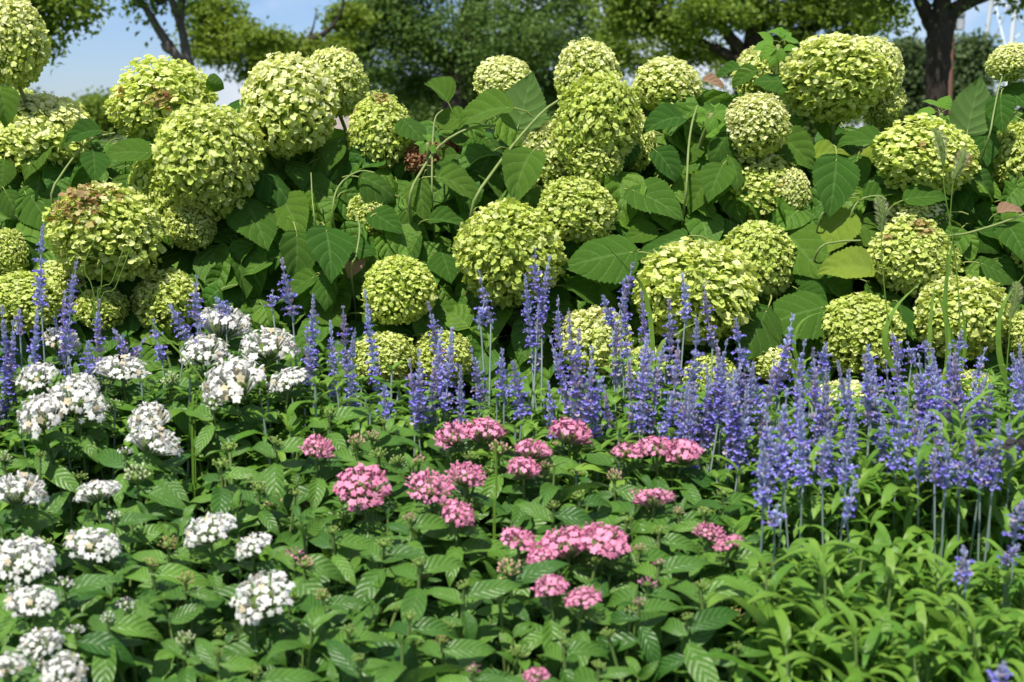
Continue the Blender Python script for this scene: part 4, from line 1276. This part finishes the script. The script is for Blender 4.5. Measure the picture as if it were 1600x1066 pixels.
# ------------------------------------------------------------------ grasses growing through the bed
def foxtail(label, pts, head_px, Y, blades=()):
    """pts: stem path in the picture, ending where the seed head starts; head_px: its tip"""
    P = [at(x, y, Y) for x, y in pts]
    base = P[0].copy(); base[2] = ground_z(base[0], Y) - 0.02
    o = thing("foxtail_grass", label, "foxtail grass", base, "foxtail grasses among the salvias")
    world_part("stem", tube(smooth_path([base] + P, 18), [0.0016, 0.0012, 0.0009], 5), [M_GRASS], o)
    a, b = P[-1], at(*head_px, Y)
    path = smooth_path([a, (a + b) / 2 + np.array([0.004, 0, 0.004]), b], 16)
    L = np.linalg.norm(b - a)
    out = [tube(path, [0.0030, 0.0052, 0.0050, 0.0018], 8)]
    out[0].C = np.tile(np.array([0.20, 0.30, 0.07]), (len(out[0].V), 1))
    rs = np.random.RandomState(int(head_px[0]))
    k = 420
    f = rs.uniform(0, 1, k)
    pos = np.stack([np.interp(f, np.linspace(0, 1, 16), path[:, i]) for i in range(3)], 1)
    axis = (b - a) / L
    rnd = rs.normal(0, 1, (k, 3)); rnd -= (rnd @ axis)[:, None] * axis; rnd /= np.linalg.norm(rnd, axis=1, keepdims=True)
    tips = rnd + axis * 0.8
    R = frames(np.cross(tips, rs.normal(0, 1, (k, 3))), tips)
    br = leaf(2, 1, 1.0, 0.06, 0.3, 0.8, fold=0, droop=0.1, ruffle=0)
    out.append(scatter(br, R, pos + rnd * 0.003, 0.011 * np.sin(np.clip(f * 3.0 + 0.2, 0, 3.1)) + 0.003, np.tile(np.array([0.50, 0.56, 0.28]), (k, 1))))
    world_part("seed_head", join(out), [M_SEED], o)
    for bl in blades:
        Q = smooth_path([at(x, y, Y) for x, y in bl], 12)
        w = 0.005
        add_blade(Q, w, o)


def blade_shape(Q, w):
    n = len(Q)
    V, UV = [], []
    side = np.array([0.8, -0.6, 0.1])
    for i in range(n):
        ww = w * (1 - (i / (n - 1)) ** 2.2) + 0.0004
        for s in (-1, 0, 1):
            V.append(Q[i] + side * ww * s + np.array([0, 0, -0.3 * ww * (1 - abs(s))]))
            UV.append((0.5 + s * 0.5, i / n))
    F = [(i * 3 + j, i * 3 + j + 1, (i + 1) * 3 + j + 1, (i + 1) * 3 + j) for i in range(n - 1) for j in range(2)]
    return T(V, F, UV, None, np.tile(np.array([[0.4, 0.4, 0.4]]), (len(V), 1)))


def add_blade(Q, w, o):
    world_part("blade", blade_shape(Q, w), [M_GRASS], o)


foxtail("foxtail grass leaning left, its seed head before the wide hydrangea head", [(1500, 560), (1492, 400), (1476, 300), (1474, 256)], (1459, 200), 2.62, [[(1500, 560), (1478, 500), (1480, 430), (1492, 360)]])
foxtail("foxtail grass leaning right, seed head beside the left leaning one", [(1478, 600), (1480, 420), (1486, 320), (1490, 280)], (1507, 232), 2.58, [[(1478, 600), (1482, 540), (1476, 490), (1462, 450)]])
foxtail("foxtail grass whose seed head droops beside the small pale right head", [(1400, 590), (1385, 480), (1378, 400), (1378, 362)], (1371, 306), 2.55, [[(1400, 590), (1382, 530), (1400, 480), (1440, 440)]])
foxtail("foxtail grass at the right edge with a low upright seed head", [(1572, 600), (1576, 540), (1578, 510), (1580, 496)], (1588, 440), 2.6, [[(1572, 600), (1560, 540), (1566, 480), (1600, 430)]])


def grass_tuft(label, root, Y, blades, w=0.004, stalks=()):
    b = at(*root, Y)
    base = np.array([b[0], Y, ground_z(b[0], Y) - 0.02])
    o = thing("grass_tuft", label, "grass", base, "long grass blades in the bed")
    for bl in blades:
        add_blade(smooth_path([base] + [at(x, y, Y) for x, y in bl], 18), w, o)
    for s in stalks:
        Q = smooth_path([base] + [at(x, y, Y) for x, y in s], 16)
        world_part("stalk", tube(Q, [0.0013, 0.001, 0.0016], 5), [M_GRASS], o)


grass_tuft("long grass with one flat blade arching across the broad lit hydrangea leaf", (1020, 560), 2.85, [[(1020, 560), (1008, 460), (985, 425), (940, 376)], [(1025, 570), (1060, 520), (1100, 500)]], 0.0055)
grass_tuft("thin grass stalks fanning over the brown patched hydrangea head at left", (150, 520), 2.85, [[(150, 510), (135, 470), (118, 440)]], 0.004, [[(152, 490), (158, 450), (160, 415)], [(150, 490), (132, 420), (150, 370)], [(152, 490), (175, 440), (192, 392)], [(155, 495), (180, 450), (205, 385)]])
grass_tuft("green grass blades in front of the low right hydrangea head, beside the foxtails", (1455, 620), 2.7, [[(1455, 620), (1452, 540), (1456, 480), (1462, 440)], [(1460, 620), (1500, 580), (1508, 520), (1500, 470)], [(1450, 620), (1420, 560), (1385, 545)]], 0.005)
grass_tuft("broad grass blades arching left of the low middle right head", (1250, 600), 2.8, [[(1250, 600), (1240, 540), (1255, 500), (1305, 482)], [(1252, 600), (1265, 560), (1300, 552)], [(1245, 600), (1205, 520), (1190, 500)]], 0.005)
grass_tuft("single upright grass stalk rising among the pink pentas", (770, 820), 2.05, [[(772, 830), (775, 760), (773, 700)]], 0.0022, [[(772, 820), (776, 770), (774, 690)]])
grass_tuft("single pale grass stalk slanting between the white domes", (300, 640), 2.35, [[(300, 660), (312, 620), (325, 575)]], 0.0025, [[(305, 650), (320, 600), (232, 500)]])


# ------------------------------------------------------------------ trees
LQ = T([(-0.5, 0, 0), (0, 0.25, 0.10), (0.0, 1.0, -0.08), (-0.42, 0.55, -0.02), (0.5, 0, 0), (0.42, 0.55, -0.02)],
       [(0, 1, 2, 3), (4, 5, 2, 1)], [(0.1, 0.1), (0.5, 0.2), (0.5, 0.9), (0.2, 0.5), (0.9, 0.1), (0.8, 0.5)])
LEAF4 = leaf(2, 2, 1.0, 0.55, 0.6, 0.8, fold=0.3, droop=0.6, ruffle=0)


def crown_shape(blobs, Y, n, size, seed, sub=10, flat=0.6, spread=0.3, sprig=7):
    """leaf sprays gathered in clumps through the crown's volume"""
    rs = np.random.RandomState(seed)
    wts = np.array([b[2] * b[3] for b in blobs], float)
    wts /= wts.sum()
    P = []
    for b, w in zip(blobs, wts):
        px, py, rx, ry = b[:4]
        dy = b[4] if len(b) > 4 else 0.0
        c = at(px, py, Y + dy)
        s = mpp(py, Y + dy)
        rad = np.array([rx * s, max(rx, ry) * s * 0.75, ry * s])
        m = max(3, int(sub))
        sc = rs.normal(0, 1, (m, 3)); sc /= np.linalg.norm(sc, axis=1, keepdims=True)
        sc *= rs.uniform(0.45, 1.0, (m, 1)) ** 0.6
        sc = c + sc * rad * 0.85
        k = int(n * w / sprig) + 1
        which = rs.randint(0, m, k)
        sig = spread * rad.mean() * np.array([1, 1, flat])
        spr = sc[which] + rs.normal(0, 1, (k, 3)) * sig
        q = np.repeat(spr, sprig, axis=0) + rs.normal(0, 1, (k * sprig, 3)) * size * np.array([1.3, 1.3, 0.7])
        P.append(q)
    P = np.concatenate(P)
    k = len(P)
    nrm = rs.normal(0, 0.55, (k, 3)) + np.array([0, -0.15, 0.8])
    tips = rs.normal(0, 1, (k, 3)) + np.array([0, 0, -0.5])
    tint = np.repeat(rs.uniform(0, 1, (k // sprig + 1, 1)), sprig, axis=0)[:k] * 0.5 + rs.uniform(0, 0.5, (k, 1))
    return scatter(LEAF4, frames(nrm, tips), P, size * rs.uniform(0.7, 1.3, k), np.repeat(tint, 3, axis=1))


def limb(pts, radii, Y, seed=0, ns=8, wob=0.08, n=None):
    P = [at(p[0], p[1], Y + (p[2] if len(p) > 2 else 0)) for p in pts]
    return tube(smooth_path(P, n or max(10, 5 * len(P))), radii, ns, wob, seed)


def tree(label, Y, foot, limbs, blobs, n, size, mats, bark, seed, **kw):
    b = at(foot, 198, Y)
    o = thing("tree", label, "tree", (b[0], Y, 0), "trees behind the flower bed")
    ts = []
    for i, (pts, rr) in enumerate(limbs):
        ts.append(limb(pts, rr, Y, seed + i))
    # the lowest part of the trunk, down to the lawn
    p0 = at(limbs[0][0][0][0], limbs[0][0][0][1], Y)
    ts.append(tube(smooth_path([(p0[0], p0[1], -0.05), (p0[0], p0[1], p0[2] * 0.5), tuple(p0 + np.array([0, 0, 0.02]))], 8), [limbs[0][1][0] * 1.35, limbs[0][1][0] * 1.05, limbs[0][1][0]], 10, 0.06, seed))
    world_part("trunk", join(ts), [bark], o)
    world_part("crown", crown_shape(blobs, Y, n, size, seed + 50, **kw), mats, o)
    return o


MT_DARK = tree_mat("dark tree leaf", (0.06, 0.12, 0.026), (0.13, 0.21, 0.042), (0.17, 0.29, 0.03))
MT_YEL = tree_mat("yellow green tree leaf", (0.115, 0.185, 0.018), (0.21, 0.28, 0.030), (0.28, 0.38, 0.016))
MT_MID = tree_mat("mid green tree leaf", (0.10, 0.17, 0.020), (0.19, 0.27, 0.034), (0.26, 0.38, 0.018))
MT_FAR = tree_mat("far tree leaf", (0.06, 0.105, 0.036), (0.12, 0.17, 0.06), (0.12, 0.2, 0.045))

# spreading yellow green tree left of centre
tree("spreading yellow green tree with layered branches, left of the tall dark tree", 24, 455,
     [([(440, 175), (436, 120), (441, 92), (450, 74), (456, 62)], [0.20, 0.15, 0.08, 0.02]), ([(438, 110), (420, 90), (370, 72), (330, 48), (315, 25)], [0.13, 0.09, 0.04]), ([(440, 100), (455, 70), (475, 66), (510, 50), (532, 22), (538, -10)], [0.13, 0.08, 0.03, 0.015]),
      ([(438, 130), (400, 85), (360, 60), (345, 35)], [0.1, 0.06, 0.03]), ([(420, 120), (415, 80), (400, 60), (380, 30)], [0.08, 0.05, 0.02]), ([(482, 62), (490, 40), (494, 18)], [0.03, 0.015, 0.006])],
     [(325, 14, 40, 18), (350, 44, 56, 13), (404, 62, 44, 12, -1), (468, 78, 48, 12), (425, 96, 46, 11), (352, 80, 48, 12), (508, 72, 42, 16, 1), (400, 113, 34, 8), (545, 24, 26, 24, 1), (318, 62, 20, 12), (480, 104, 40, 10, 1)],
     12500, 0.09, [MT_YEL], M_BARK_DK, 700, flat=0.35, sub=14, spread=0.34)
# tall dark tree
tree("tall dark dense tree filling the middle behind the hydrangeas", 34, 720,
     [([(715, 190), (720, 120), (735, 40), (760, -80), (770, -240)], [0.42, 0.34, 0.25, 0.1]), ([(722, 110), (640, 60), (590, 0)], [0.2, 0.12, 0.05]), ([(725, 100), (800, 50), (870, 0)], [0.2, 0.12, 0.05]), ([(830, 190), (835, 120), (850, 60)], [0.16, 0.12, 0.08])],
     [(600, 30, 70, 45), (690, 50, 90, 50), (790, 60, 90, 55, -1.5), (880, 40, 80, 50), (600, 100, 60, 40), (680, 120, 75, 36, 1), (770, 130, 80, 36), (860, 115, 70, 42, 1), (640, -30, 100, 40), (800, -44, 120, 46), (560, 60, 45, 40), (930, 80, 50, 45, 1.5), (590, 160, 55, 26, 2), (900, 150, 55, 30, 3), (720, -120, 160, 60)],
     60000, 0.11, [MT_DARK], M_BARK_DK, 720, flat=0.75, sub=16, spread=0.26)
# right-of-centre yellow green tree
tree("light green tree with dark arching branches, right of the tall dark tree", 22, 1160,
     [([(1172, 200), (1170, 130), (1176, 95), (1182, 60), (1178, 0), (1190, -140)], [0.24, 0.2, 0.16, 0.06]), ([(1178, 105), (1150, 70), (1118, 30), (1085, -5)], [0.12, 0.08, 0.04]), ([(1176, 110), (1130, 82), (1080, 62), (1020, 52)], [0.10, 0.06, 0.03]), ([(1178, 100), (1215, 65), (1265, 45), (1320, 25), (1370, 5)], [0.12, 0.08, 0.03]), ([(1180, 70), (1172, 30), (1165, -20)], [0.1, 0.07, 0.03])],
     [(975, 25, 60, 36), (1040, 40, 60, 32), (1110, 20, 60, 28, -1), (1090, 75, 50, 24, 1), (1200, 22, 66, 24), (1290, 20, 66, 24), (1250, 60, 50, 14), (1345, 12, 44, 18), (1370, 40, 30, 9, -0.5), (1390, 22, 26, 10, -0.5), (1150, 100, 40, 20, 2), (1020, 90, 50, 26, 2), (960, 75, 40, 36, 2), (1330, 52, 34, 9), (1230, 85, 40, 12, 2), (1000, -20, 90, 30), (1150, -24, 120, 24), (1300, -20, 100, 24)],
     30000, 0.085, [MT_MID, MT_YEL], M_BARK_DK, 740, flat=0.4, sub=14, spread=0.32)
# dark trunk at the right
tree("tree with a thick black forked trunk at the right, its leaves hanging from above", 13.5, 1467,
     [([(1466, 200), (1464, 160), (1463, 130), (1466, 100), (1467, 75), (1464, 52), (1452, 30), (1438, 0), (1424, -50)], [0.098, 0.095, 0.10, 0.11, 0.106, 0.12, 0.082, 0.066, 0.06, 0.045]),
      ([(1468, 80), (1476, 45), (1484, 22), (1510, 5), (1545, -8), (1600, -30)], [0.09, 0.09, 0.066, 0.05, 0.035]), ([(1466, 60), (1470, 30), (1472, 5), (1470, -40)], [0.10, 0.085, 0.08, 0.06])],
     [(1388, -2, 30, 9), (1376, 30, 12, 6), (1402, 44, 9, 5), (1350, 10, 22, 8), (1394, 16, 12, 6), (1582, 0, 22, 5), (1604, 4, 14, 7), (1490, -2, 12, 5), (1440, -130, 140, 40), (1560, -120, 120, 40), (1480, -190, 220, 60), (1470, -190, 230, 50, -2.5), (1340, -110, 90, 40)],
     24000, 0.07, [MT_MID], M_BARK_DK, 760, flat=0.7, sub=12, spread=0.30)
# leaning twin grey stems at the left
tree("tree with two leaning bare grey stems rising from the hydrangeas at left", 17, 300,
     [([(300, 190), (299, 140), (296, 110), (290, 80), (284, 45), (272, 10), (262, -20), (250, -90)], [0.07, 0.066, 0.066, 0.05, 0.045, 0.04, 0.03]), ([(294, 128), (282, 98), (266, 74), (247, 45), (231, 18), (212, -10), (190, -70)], [0.055, 0.06, 0.052, 0.042, 0.038, 0.03]), ([(282, 40), (284, 10), (284, -40)], [0.05, 0.04, 0.03]), ([(268, 80), (262, 72), (260, 66)], [0.06, 0.075, 0.07]), ([(262, -5), (250, 6), (238, -6)], [0.03, 0.02, 0.015])],
     [(228, 2, 22, 7), (240, 4, 14, 5), (225, 20, 7, 8), (248, 45, 4, 6), (300, -2, 20, 8), (220, -60, 100, 40), (280, -70, 100, 40), (250, -130, 140, 60)],
     9000, 0.085, [MT_MID], M_BARK_GR, 780, flat=0.6, sub=10, spread=0.34)
# leaves hanging into the top left corner
tree("tree whose leafy boughs hang into the top left corner", 11, -150,
     [([(-150, 190), (-150, 100), (-140, 0), (-120, -120)], [0.2, 0.18, 0.14, 0.1]), ([(-140, 0), (-60, -40), (30, -30), (100, -6), (130, 12)], [0.09, 0.06, 0.03, 0.012]), ([(-130, -20), (-40, 10), (40, 15), (84, 45)], [0.07, 0.05, 0.02, 0.01])],
     [(70, 4, 56, 16), (120, 4, 40, 18), (100, 30, 40, 16), (84, 58, 22, 14), (40, 20, 40, 26), (76, 78, 10, 10), (60, -30, 110, 30), (-60, -10, 90, 60), (-120, -60, 150, 90), (145, 18, 12, 8)],
     13000, 0.058, [MT_MID], M_BARK_DK, 800, flat=0.9, sub=10, spread=0.34)
# far trees
tree("distant rounded tree low on the horizon at left", 62, 145, [([(145, 200), (145, 185), (145, 170)], [0.3, 0.25, 0.15])], [(145, 172, 40, 20), (120, 186, 40, 16), (170, 184, 40, 18)], 9000, 0.24, [MT_MID], M_BARK_DK, 820, flat=0.8, sub=12, spread=0.3)
tree("distant greyish tree at the far left horizon", 80, 20, [([(20, 200), (20, 180), (20, 165)], [0.3, 0.25, 0.15])], [(15, 160, 50, 26), (-40, 170, 60, 26), (60, 182, 40, 18)], 6000, 0.3, [MT_FAR], M_BARK_DK, 830, flat=0.8, sub=12, spread=0.3)
for i, (x, top, w, Yt, lab) in enumerate(((1418, 66, 34, 50, "upright conifer like tree left of the dark trunk, partly behind it"), (1395, 120, 36, 56, "lower rounded tree between the wide hydrangea head and the dark trunk"), (1514, 70, 34, 48, "broad dense tree just right of the dark trunk"), (1500, 100, 40, 54, "shorter tree half hidden by the dark trunk"), (1588, 132, 40, 66, "tree behind the foot of the lattice tower"), (1650, 128, 46, 66, "tree at the right edge behind the hydrangeas"))):
    bl = []
    for q in range(8):
        f = q / 7
        bl.append((x + (hr.uniform(-1, 1)) * w * 0.25, top + 16 + f * (210 - top), w * (0.45 + 0.55 * min(1, f * 2.0)), 20))
    bl += [(x + hr.uniform(-0.6, 0.6) * w, top + hr.uniform(5, 30), 9, 16) for _ in range(5)]
    tree(lab, Yt, x, [([(x, 205), (x, 150), (x, top + 15)], [0.3, 0.22, 0.06])], bl, 14000, 0.19, [MT_FAR], M_BARK_DK, 840 + i * 3, flat=1.2, sub=12, spread=0.28)
# a dark shrub belt under the central trees
for i, (x0, w, y, Yt, lab) in enumerate(((610, 70, 172, 44, "dark bush under the tall dark tree, left of its trunk"), (700, 60, 180, 42, "dark bush at the foot of the tall dark tree"), (810, 80, 172, 45, "dark bush right of the tall dark tree trunk"), (920, 70, 176, 43, "dark bush between the tall dark tree and the light green tree"), (1050, 90, 160, 46, "dark bush behind the light green tree, left of its trunk"), (1230, 110, 165, 47, "dark bush behind the light green tree, right of its trunk"), (500, 70, 178, 46, "dark bush under the spreading yellow green tree"))):
    b = at(x0, 198, Yt)
    o = thing("bush", lab, "bush", (b[0], Yt, 0), "dark bushes under the background trees")
    world_part("foliage", crown_shape([(x0, y, w, 24), (x0 - w * 0.4, y + 16, w * 0.7, 22), (x0 + w * 0.5, y + 14, w * 0.7, 22)], Yt, 9000, 0.17, 900 + i, flat=0.8, sub=14, spread=0.3), [MT_DARK], o)

# ------------------------------------------------------------------ lattice tower
def plain_mat(name, col, rough=0.5, metal=0.0):
    return rough_mat(name, tuple(c * 0.9 for c in col), tuple(min(1, c * 1.06) for c in col), scale=3, rough=rough, bump=0.05, dist=0.01)


M_STEEL = plain_mat("painted steel", (0.60, 0.63, 0.66), 0.5)
TY = 62.0
c0 = at(1622, 125, TY)
tower = thing("lattice_tower", "white lattice steel tower behind the trees at the right edge", "tower", (c0[0], TY, 0))


def tower_corner(z, sx, sy):
    hw = 2.05 - 0.052 * z * 1.6
    return np.array([c0[0] + sx * hw, TY + sy * hw, z])


SIGN = [(-1, -1), (1, -1), (1, 1), (-1, 1)]
TH = 22.0
for sx, sy in SIGN:
    world_part("leg", tube([tower_corner(z, sx, sy) for z in (-0.1, 6, 12, TH)], [0.095, 0.09, 0.08, 0.06], 8), [M_STEEL], tower)
zs = [0.4, 3.6, 6.6, 9.4, 12.0, 14.4, 16.6, 18.6, 20.4, TH]
br = []
for i in range(len(zs)):
    for k in range(4):
        a, b = SIGN[k], SIGN[(k + 1) % 4]
        br.append(tube([tower_corner(zs[i], *a), tower_corner(zs[i], *b)], [0.03, 0.03], 6))
        if i < len(zs) - 1:
            br.append(tube([tower_corner(zs[i], *a), tower_corner(zs[i + 1], *b)], [0.035, 0.035], 6))
            br.append(tube([tower_corner(zs[i], *b), tower_corner(zs[i + 1], *a)], [0.035, 0.035], 6))
world_part("brace", join(br), [M_STEEL], tower)

# lamp post behind the dark trunk
M_BROWN = plain_mat("brown painted post", (0.20, 0.10, 0.07), 0.6)
M_LAMP = plain_mat("grey lantern metal", (0.20, 0.21, 0.23), 0.5)
M_PANE = plain_mat("frosted lantern glass", (0.42, 0.44, 0.46), 0.4)
LY = 18.0
lp = at(1482, 160, LY)
lamp = thing("lamp_post", "brown lamp post with a square grey lantern, mostly behind the dark trunk", "lamp post", (lp[0], LY, 0))
top = at(1482, 30, LY)
world_part("pole", tube([(lp[0], LY, -0.05), (lp[0], LY, 1.0), (lp[0], LY, top[2])], [0.05, 0.045, 0.035], 10), [M_BROWN], lamp)
lc = at(1499, 36, LY)
world_part("arm", tube(smooth_path([(lp[0], LY, top[2] - 0.05), (lp[0] + 0.06, LY, top[2] + 0.06), (lc[0], LY, lc[2] + 0.12)], 10), [0.02, 0.02], 8), [M_BROWN], lamp)
hw = 0.042
fr_ = [box(lc[0] - hw - 0.012, LY - hw - 0.012, lc[2] + 0.075, lc[0] + hw + 0.012, LY + hw + 0.012, lc[2] + 0.11), box(lc[0] - hw, LY - hw, lc[2] - 0.085, lc[0] + hw, LY + hw, lc[2] - 0.07)]
for sx in (-1, 1):
    for sy in (-1, 1):
        fr_.append(box(lc[0] + sx * hw - 0.006, LY + sy * hw - 0.006, lc[2] - 0.0695, lc[0] + sx * hw + 0.006, LY + sy * hw + 0.006, lc[2] + 0.0745))
world_part("lantern", join(fr_), [M_LAMP], lamp)
world_part("lantern_pane", box(lc[0] - hw + 0.004, LY - hw + 0.004, lc[2] - 0.069, lc[0] + hw - 0.004, LY + hw - 0.004, lc[2] + 0.074), [M_PANE], lamp)

# pale building glimpsed between the heads
M_WALL = plain_mat("pale pink render", (0.52, 0.42, 0.40), 0.8)
M_ROOF = plain_mat("grey roof sheet", (0.30, 0.30, 0.32), 0.6)
BY = 40.0
bb = at(541, 190, BY)
bld = thing("park_building", "small pale pink building glimpsed between two hydrangea heads", "building", (bb[0], BY, 0))
world_part("wall", box(bb[0] - 0.5, BY, -0.05, bb[0] + 0.42, BY + 2.5, bb[2] + 0.62), [M_WALL], bld)
world_part("roof", box(bb[0] - 0.7, BY - 0.25, bb[2] + 0.62, bb[0] + 0.6, BY + 2.7, bb[2] + 0.74), [M_ROOF], bld)

# dark butterfly at the salvia on the right edge
M_BFLY = rough_mat("butterfly wing", (0.008, 0.007, 0.008), (0.03, 0.025, 0.03), scale=90, rough=0.6, bump=0.2, dist=0.001)
by = 1.93
bp = at(1590, 689, by)
bf = thing("butterfly", "dark butterfly with raised wings feeding on salvia at the right edge", "butterfly", bp)
sc_ = mpp(689, by)
world_part("body", ellipsoid(4 * sc_ * 0.45, 9 * sc_, 4 * sc_ * 0.45, 8, 6).moved(np.array([[0.6, 0.75, 0], [-0.6, 0.6, 0.2], [0.4, 0.2, 1]]), bp), [M_BFLY], bf)
for k, (tipx, tipy, ln, wd) in enumerate(((1574, 699, 26, 15), (1606, 682, 28, 17), (1579, 690, 20, 12), (1602, 694, 20, 13))):
    q = at(tipx, tipy, by - 0.01 * (k % 2))
    wv = leaf(8, 4, ln * sc_, wd * sc_, 0.7, 0.35, fold=0.05, droop=0.5, ruffle=0.02, seed=k)
    R = frame1(np.array([0.1 * (k - 1.5), -0.6, 0.8]), q - bp)
    world_part("wing", wv.moved(R, bp), [M_BFLY], bf)


# ------------------------------------------------------------------ the bed goes on a little past both edges of the picture
def copy_thing(root, dx, label, group):
    c = root.copy()
    COL.objects.link(c)
    c.location = (root.location[0] + dx, root.location[1], root.location[2])
    c["label"], c["group"] = label, group
    for ch in [o for o in scene.objects if o.parent == root]:
        k = ch.copy()
        COL.objects.link(k)
        k.parent = c
    return c


copy_thing(shrub['F'], 1.22, "hydrangea shrub growing on past the right end of the row", "hydrangea shrubs past the ends of the row")
copy_thing(shrub['C'], -1.25, "hydrangea shrub growing on past the left end of the row", "hydrangea shrubs past the ends of the row")
every = [o for o in scene.objects if o.type == 'EMPTY']
for o in every:
    x, y = o.location[0], o.location[1]
    edge = 0.3356 * y
    if o.name.startswith("salvia_plant") and edge - 0.30 < x < edge + 0.02:
        copy_thing(o, 0.42, "salvia growing on past the right edge of the bed shown", "salvias past the right edge")
    elif o.name.startswith("salvia_plant") and x < -edge + 0.25:
        copy_thing(o, -0.42, "blue salvia growing on past the left edge of the bed shown", "salvias past the left edge")
    elif o.name.startswith("penta_plant") and x < -edge + 0.28:
        copy_thing(o, -0.42, "penta growing on past the left edge of the bed shown", "pentas past the left edge")
